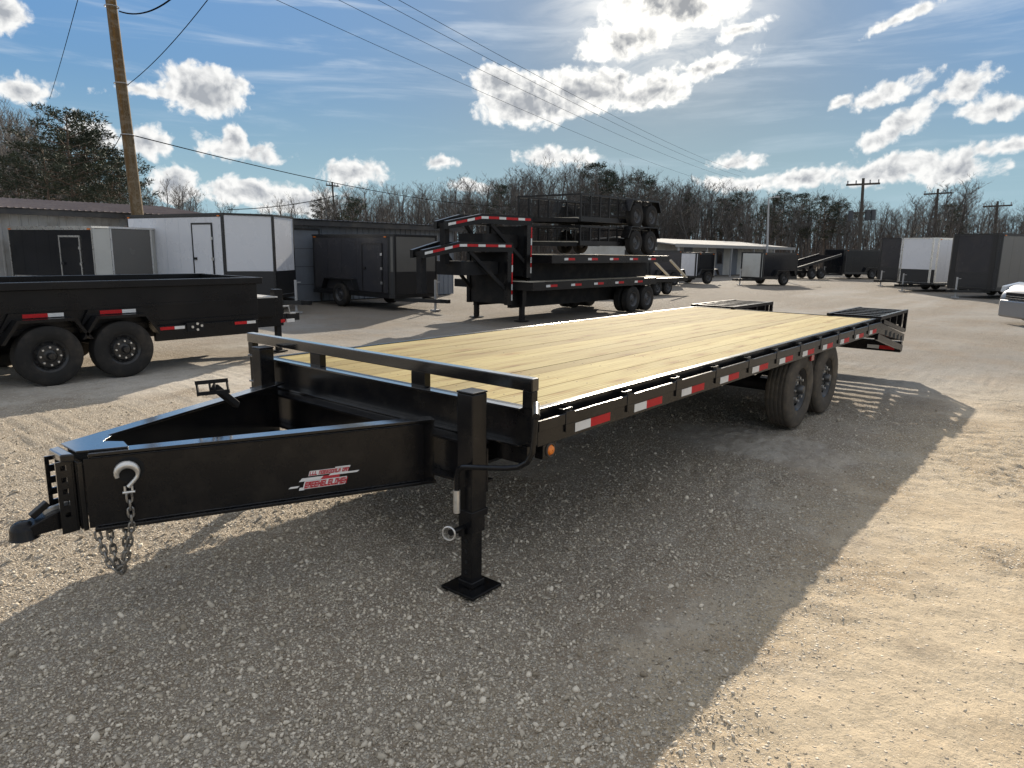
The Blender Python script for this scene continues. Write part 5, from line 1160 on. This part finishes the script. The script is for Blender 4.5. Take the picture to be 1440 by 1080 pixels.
def bare_tree_segs(rd, H, spread=0.28, thick=1.0):
    tr, br = [], []
    def run(p, d, L_, r, n, out, wob):
        pts = [(p, r)]
        for i in range(n):
            d = (d + Vector((rd.gauss(0, wob), rd.gauss(0, wob), rd.gauss(0, wob * 0.5) + 0.02))).normalized(); q = p + d * (L_ / n); r2 = r * (1 - 0.75 / n) if i < n - 1 else r * 0.4
            out.append((*p, *q, r, r2)); p = q; r = r2; pts.append((p, r))
        return pts
    lean = Vector((rd.gauss(0, 0.04), rd.gauss(0, 0.04), 1)).normalized()
    tp = run(Vector((0, 0, 0)), lean, H * 0.92, H * 0.0125 * thick, 9, tr, 0.05)
    start = rd.uniform(0.22, 0.42)
    for k in range(rd.randint(17, 24)):
        f = start + (1 - start) * (k + rd.random()) / 22; f = min(f, 0.98); i = min(8, int(f * 9)); fr_ = f * 9 - i
        p = tp[i][0].lerp(tp[i + 1][0], min(1, fr_)); r = max(0.025, tp[i][1] * 0.45)
        a = rd.uniform(0, 2 * math.pi); upw = rd.uniform(0.7, 1.6); d = Vector((math.cos(a), math.sin(a), upw)).normalized()
        L1 = H * spread * (1.15 - 0.75 * f) * rd.uniform(0.8, 1.5)
        b1 = run(p, d, L1, r, 4, br, 0.14)
        for j in range(rd.randint(4, 6)):
            g = rd.randint(1, 4); p2 = b1[g][0]; a2 = rd.uniform(0, 2 * math.pi); d2 = (d + Vector((math.cos(a2), math.sin(a2), rd.uniform(0.1, 0.9))) * 0.8).normalized()
            b2 = run(p2, d2, L1 * rd.uniform(0.3, 0.55), max(0.018, r * 0.4), 2, br, 0.18)
            for q in range(rd.randint(4, 6)):
                p3 = b2[rd.randint(1, 2)][0]; a3 = rd.uniform(0, 2 * math.pi); d3 = (d2 + Vector((math.cos(a3), math.sin(a3), rd.uniform(0, 0.9))) * 0.8).normalized()
                L3 = L1 * rd.uniform(0.15, 0.32); e3 = p3 + d3 * L3; br.append((*p3, *e3, 0.013, 0.006))
    return tr, br
rt_ = random.Random(21)
BARE = []
for k in range(9):
    tr, br = bare_tree_segs(random.Random(100 + k), 13.0, rt_.uniform(0.20, 0.34))
    BARE.append((segs_mesh('trunk', tr, 7), segs_mesh('crown', br, 3)))
    for m_ in BARE[-1]: m_.materials.append(BARK)
def pine_meshes(seed, H=14.0):
    rd = random.Random(seed); nr_ = np.random.RandomState(seed); tr = []; br = []; p = Vector((0, 0, 0)); d = Vector((rd.gauss(0, 0.03), rd.gauss(0, 0.03), 1)).normalized(); r = 0.20; pts = [p]
    for i in range(9):
        d = (d + Vector((rd.gauss(0, 0.03), rd.gauss(0, 0.03), 0.03))).normalized(); q = p + d * (H * 0.94 / 9); tr.append((*p, *q, r, r * 0.84)); p = q; r *= 0.84; pts.append(p)
    clumps = []
    f0 = rd.uniform(0.34, 0.5)
    for k in range(46):
        f = f0 + (1 - f0) * (k / 46) ** 0.85; i = min(8, int(f * 9)); b0 = pts[i].lerp(pts[i + 1], f * 9 - i); a = k * 2.4 + rd.uniform(-0.5, 0.5)
        rel = (f - f0) / (1 - f0); L1 = H * (0.05 + 0.19 * math.sin(math.pi * min(1, 0.18 + rel * 0.80)) ** 0.8) * rd.uniform(0.55, 1.3)
        if rd.random() < 0.22: continue
        d1 = Vector((math.cos(a), math.sin(a), rd.uniform(0.05, 0.6))).normalized(); e_ = b0 + d1 * L1
        br.append((*b0, *e_, 0.05, 0.015))
        for t_ in (0.55, 0.8, 1.0):
            if rd.random() < 0.85: clumps.append((b0.lerp(e_, t_) + Vector((rd.gauss(0, 0.2), rd.gauss(0, 0.2), rd.gauss(0.1, 0.15))), rd.uniform(0.30, 0.62)))
    clumps.append((pts[-1] + Vector((0, 0, 0.2)), 0.7))
    V = []; n_per = 56
    for c, s_ in clumps:
        n = int(n_per * s_ / 0.55); u = nr_.normal(size=(n, 3)); u /= np.linalg.norm(u, axis=1)[:, None]; rad = nr_.rand(n, 1) ** 0.45 * s_
        pos = np.array(c)[None] + u * rad * np.array([1, 1, 0.62]); dirn = u + nr_.normal(0, 0.5, (n, 3)) + np.array([0, 0, 0.35]); dirn /= np.linalg.norm(dirn, axis=1)[:, None]
        sd = np.cross(dirn, nr_.normal(size=(n, 3))); sd /= np.linalg.norm(sd, axis=1)[:, None]
        l_ = nr_.uniform(0.16, 0.32, (n, 1)); wd = nr_.uniform(0.03, 0.065, (n, 1))
        V.append(np.stack([pos - sd * wd, pos + sd * wd, pos + dirn * l_], 1))
    V = np.concatenate(V).reshape(-1, 3); F = np.arange(len(V)).reshape(-1, 3)
    me = bpy.data.meshes.new('crown'); me.vertices.add(len(V)); me.vertices.foreach_set('co', V.ravel()); me.loops.add(F.size); me.loops.foreach_set('vertex_index', F.ravel().astype(np.int32))
    me.polygons.add(len(F)); me.polygons.foreach_set('loop_start', np.arange(0, F.size, 3, dtype=np.int32)); me.update(calc_edges=True); me.materials.append(NEEDLE)
    a = segs_mesh('trunk', tr, 8); a.materials.append(PBARK); b = segs_mesh('limbs', br, 4); b.materials.append(PBARK)
    return a, b, me
PINES = [pine_meshes(300 + k) for k in range(6)]
def plant(name, meshes, names, loc, h, base_h, rz, wide, label, cat, group):
    e = empty(name, loc, rz); s_ = h / base_h; e.scale = (s_ * wide, s_ * wide, s_)
    for me, nm in zip(meshes, names):
        o = bpy.data.objects.new(nm, me); COL.objects.link(o); o.parent = e
    return tag(e, label, cat, group)
# skyline: elevation of the tree tops by azimuth
SKL = [(0, 3.6), (4.3, 3.5), (6.7, 3.8), (8.4, 4.8), (10, 4.3), (11.7, 3.4), (14.4, 3.6), (16.8, 4.1), (19.3, 4.3), (21.3, 4.7), (24.5, 5.3), (26.6, 5.8), (29.9, 6.3), (33.2, 6.6), (37.6, 6.3), (41, 6.0), (43.3, 5.4), (46.6, 4.9), (49.9, 4.6), (53.2, 5.1), (55.8, 4.3), (58, 3.2), (61, 2.9), (65, 4.2), (67.5, 4.0), (70, 6.0), (73, 8.2), (75, 8.4), (78, 8.3)]
def skyl(a_): return float(np.interp(a_, [q[0] for q in SKL], [q[1] for q in SKL]))
rt_ = random.Random(77)
def zone(a):
    for lim, txt in ((9.5, 'behind the enclosed trailers at far right'), (16.5, 'behind the far utility pole with transformers'), (26.5, 'behind the low pale building'), (40.5, 'behind the stacked trailers'), (48.5, 'just left of the stacked trailers'), (58.0, 'above the roof of the blue-grey metal shed'), (68.0, 'above the white enclosed trailer')):
        if a < lim: return txt
    return 'above the rusty roof at far left'
NB_ = 0
a_ = 1.0
while a_ < 77:
    d_ = rt_.uniform(72, 112); el_ = skyl(a_) * rt_.uniform(0.72, 1.04)
    h = CAM.z + d_ * math.tan(R(el_))
    low = 55 < a_ < 68
    if not (low and rt_.random() < 0.65):
        plant('bare_tree', rt_.choice(BARE), ('trunk', 'crown'), polar(a_, d_), h, 13.0, rt_.uniform(0, 6.28), rt_.uniform(0.85, 1.25), 'bare leafless winter tree ' + zone(a_), 'tree', 'bare trees ' + zone(a_)); NB_ += 1
    a_ += rt_.uniform(0.14, 0.36)
for a_, e_, d_ in ((76.0, 8.6, 58), (74.6, 8.3, 60), (73.9, 8.0, 63), (73.0, 7.6, 66), (65.3, 4.6, 60), (64.8, 4.4, 66), (66.4, 4.3, 58)):
    plant('bare_tree', rt_.choice(BARE), ('trunk', 'crown'), polar(a_, d_), CAM.z + d_ * math.tan(R(e_)), 13.0, rt_.uniform(0, 6.28), 0.8, 'slender bare tree near the left pines above the rusty shed roof', 'tree', 'bare trees by the left pines')
for a_, e_, d_, wd in ((71.2, 9.0, 46, 1.3), (70.3, 7.8, 49, 1.3), (72.6, 6.6, 44, 1.3), (69.4, 7.2, 50, 1.3), (73.9, 5.8, 48, 1.0), (68.5, 6.0, 47, 1.25), (75.3, 5.6, 50, 1.1), (67.7, 4.7, 52, 1.0), (71.7, 7.4, 53, 1.1), (70.0, 5.4, 43, 1.1)):
    plant('pine_tree', rt_.choice(PINES), ('trunk', 'limbs', 'crown'), polar(a_, d_), CAM.z + d_ * math.tan(R(e_)), 14.0, rt_.uniform(0, 6.28), wd, 'dark green pine in the dense clump at left behind the rusty-roofed shed', 'tree', 'left clump of pines')
for a_, e_, d_, wd in ((33.3, 6.9, 84, 1.0), (32.5, 6.3, 86, 0.9), (30.0, 6.2, 82, 1.0), (29.0, 5.6, 88, 0.9), (54.8, 3.7, 76, 1.1), (53.0, 3.9, 74, 1.0), (40.7, 5.2, 90, 0.7), (22.2, 4.6, 84, 0.9), (20.0, 4.4, 78, 0.9), (19.0, 4.6, 80, 1.05), (17.9, 4.5, 78, 1.1), (16.0, 4.3, 82, 1.0), (15.2, 4.0, 84, 1.1), (23.4, 4.2, 88, 0.9), (44.0, 4.0, 86, 0.9), (3.6, 3.9, 80, 1.0), (26.0, 4.6, 92, 0.9), (8.2, 3.6, 92, 1.0)):
    plant('pine_tree', rt_.choice(PINES), ('trunk', 'limbs', 'crown'), polar(a_, d_), CAM.z + d_ * math.tan(R(e_)), 14.0, rt_.uniform(0, 6.28), wd, 'dark green pine ' + zone(a_), 'tree', 'pines ' + zone(a_))
# undergrowth and the deeper wood, one mass each
nr_ = np.random.RandomState(5)
def twig_mass(n, d0, d1, hmul, r, nm, lab, mt, tuft):
    S_ = []
    az_ = nr_.uniform(-4, 82, n); dd = nr_.uniform(d0, d1, n)
    for i in range(n):
        a = az_[i]; d = dd[i]; h = d * math.tan(R(skyl(a))) * nr_.uniform(0.35, 1.0) * hmul
        if 55 < a < 68: h *= 0.7
        x = CAM.x + d * math.cos(R(a)); y = CAM.y + d * math.sin(R(a)); lx, ly = nr_.normal(0, 0.05, 2) * h
        S_.append((x, y, 0, x + lx * 0.5, y + ly * 0.5, h * 0.55, r * 1.3, r)); S_.append((x + lx * 0.5, y + ly * 0.5, h * 0.55, x + lx, y + ly, h, r, r * 0.3))
        for k in range(tuft):
            t_ = nr_.uniform(0.25, 1.0); bx_, by_, bz = x + lx * t_, y + ly * t_, h * t_; an = nr_.uniform(0, 6.28); l_ = h * nr_.uniform(0.08, 0.24)
            S_.append((bx_, by_, bz, bx_ + l_ * 0.6 * math.cos(an), by_ + l_ * 0.6 * math.sin(an), bz + l_ * nr_.uniform(0.4, 1.0), r * 0.5, r * 0.2))
    me = segs_mesh(nm, S_, 3); me.materials.append(mt); o = bpy.data.objects.new(nm, me); COL.objects.link(o); tag(o, lab, 'woods', kind='stuff')
twig_mass(3600, 100, 150, 0.93, 0.07, 'deep_wood', 'deeper grey-brown winter wood behind the tree line', BARK2, 9)
twig_mass(6500, 72, 125, 0.42, 0.035, 'underbrush', 'brown leafless underbrush at the foot of the tree line', BARK2, 6)
# leaf litter under the woods
fl = MB(); nfl = 60
for i in range(nfl + 1):
    a_ = -12 + 106 * i / nfl; d0_ = 69 + 2.5 * math.sin(i * 1.3) + 1.5 * math.sin(i * 2.9); q0 = polar(a_, d0_, 0.03); q1 = polar(a_, 420, 0.6); fl.v += [tuple(q0), tuple(q1)]
    if i: fl.f.append((2 * i - 2, 2 * i - 1, 2 * i + 1, 2 * i))
LITTER = mat('leaf_litter', (0.085, 0.062, 0.042), 0.95, spec=0.05, dirt=(0.13, 0.11, 0.06), dscale=0.3, damt=0.6, bump=0.5, bscale=3)
tag(lw(fl, 'forest_floor', LITTER, None), 'brown leaf litter under the tree line', 'ground', kind='structure')
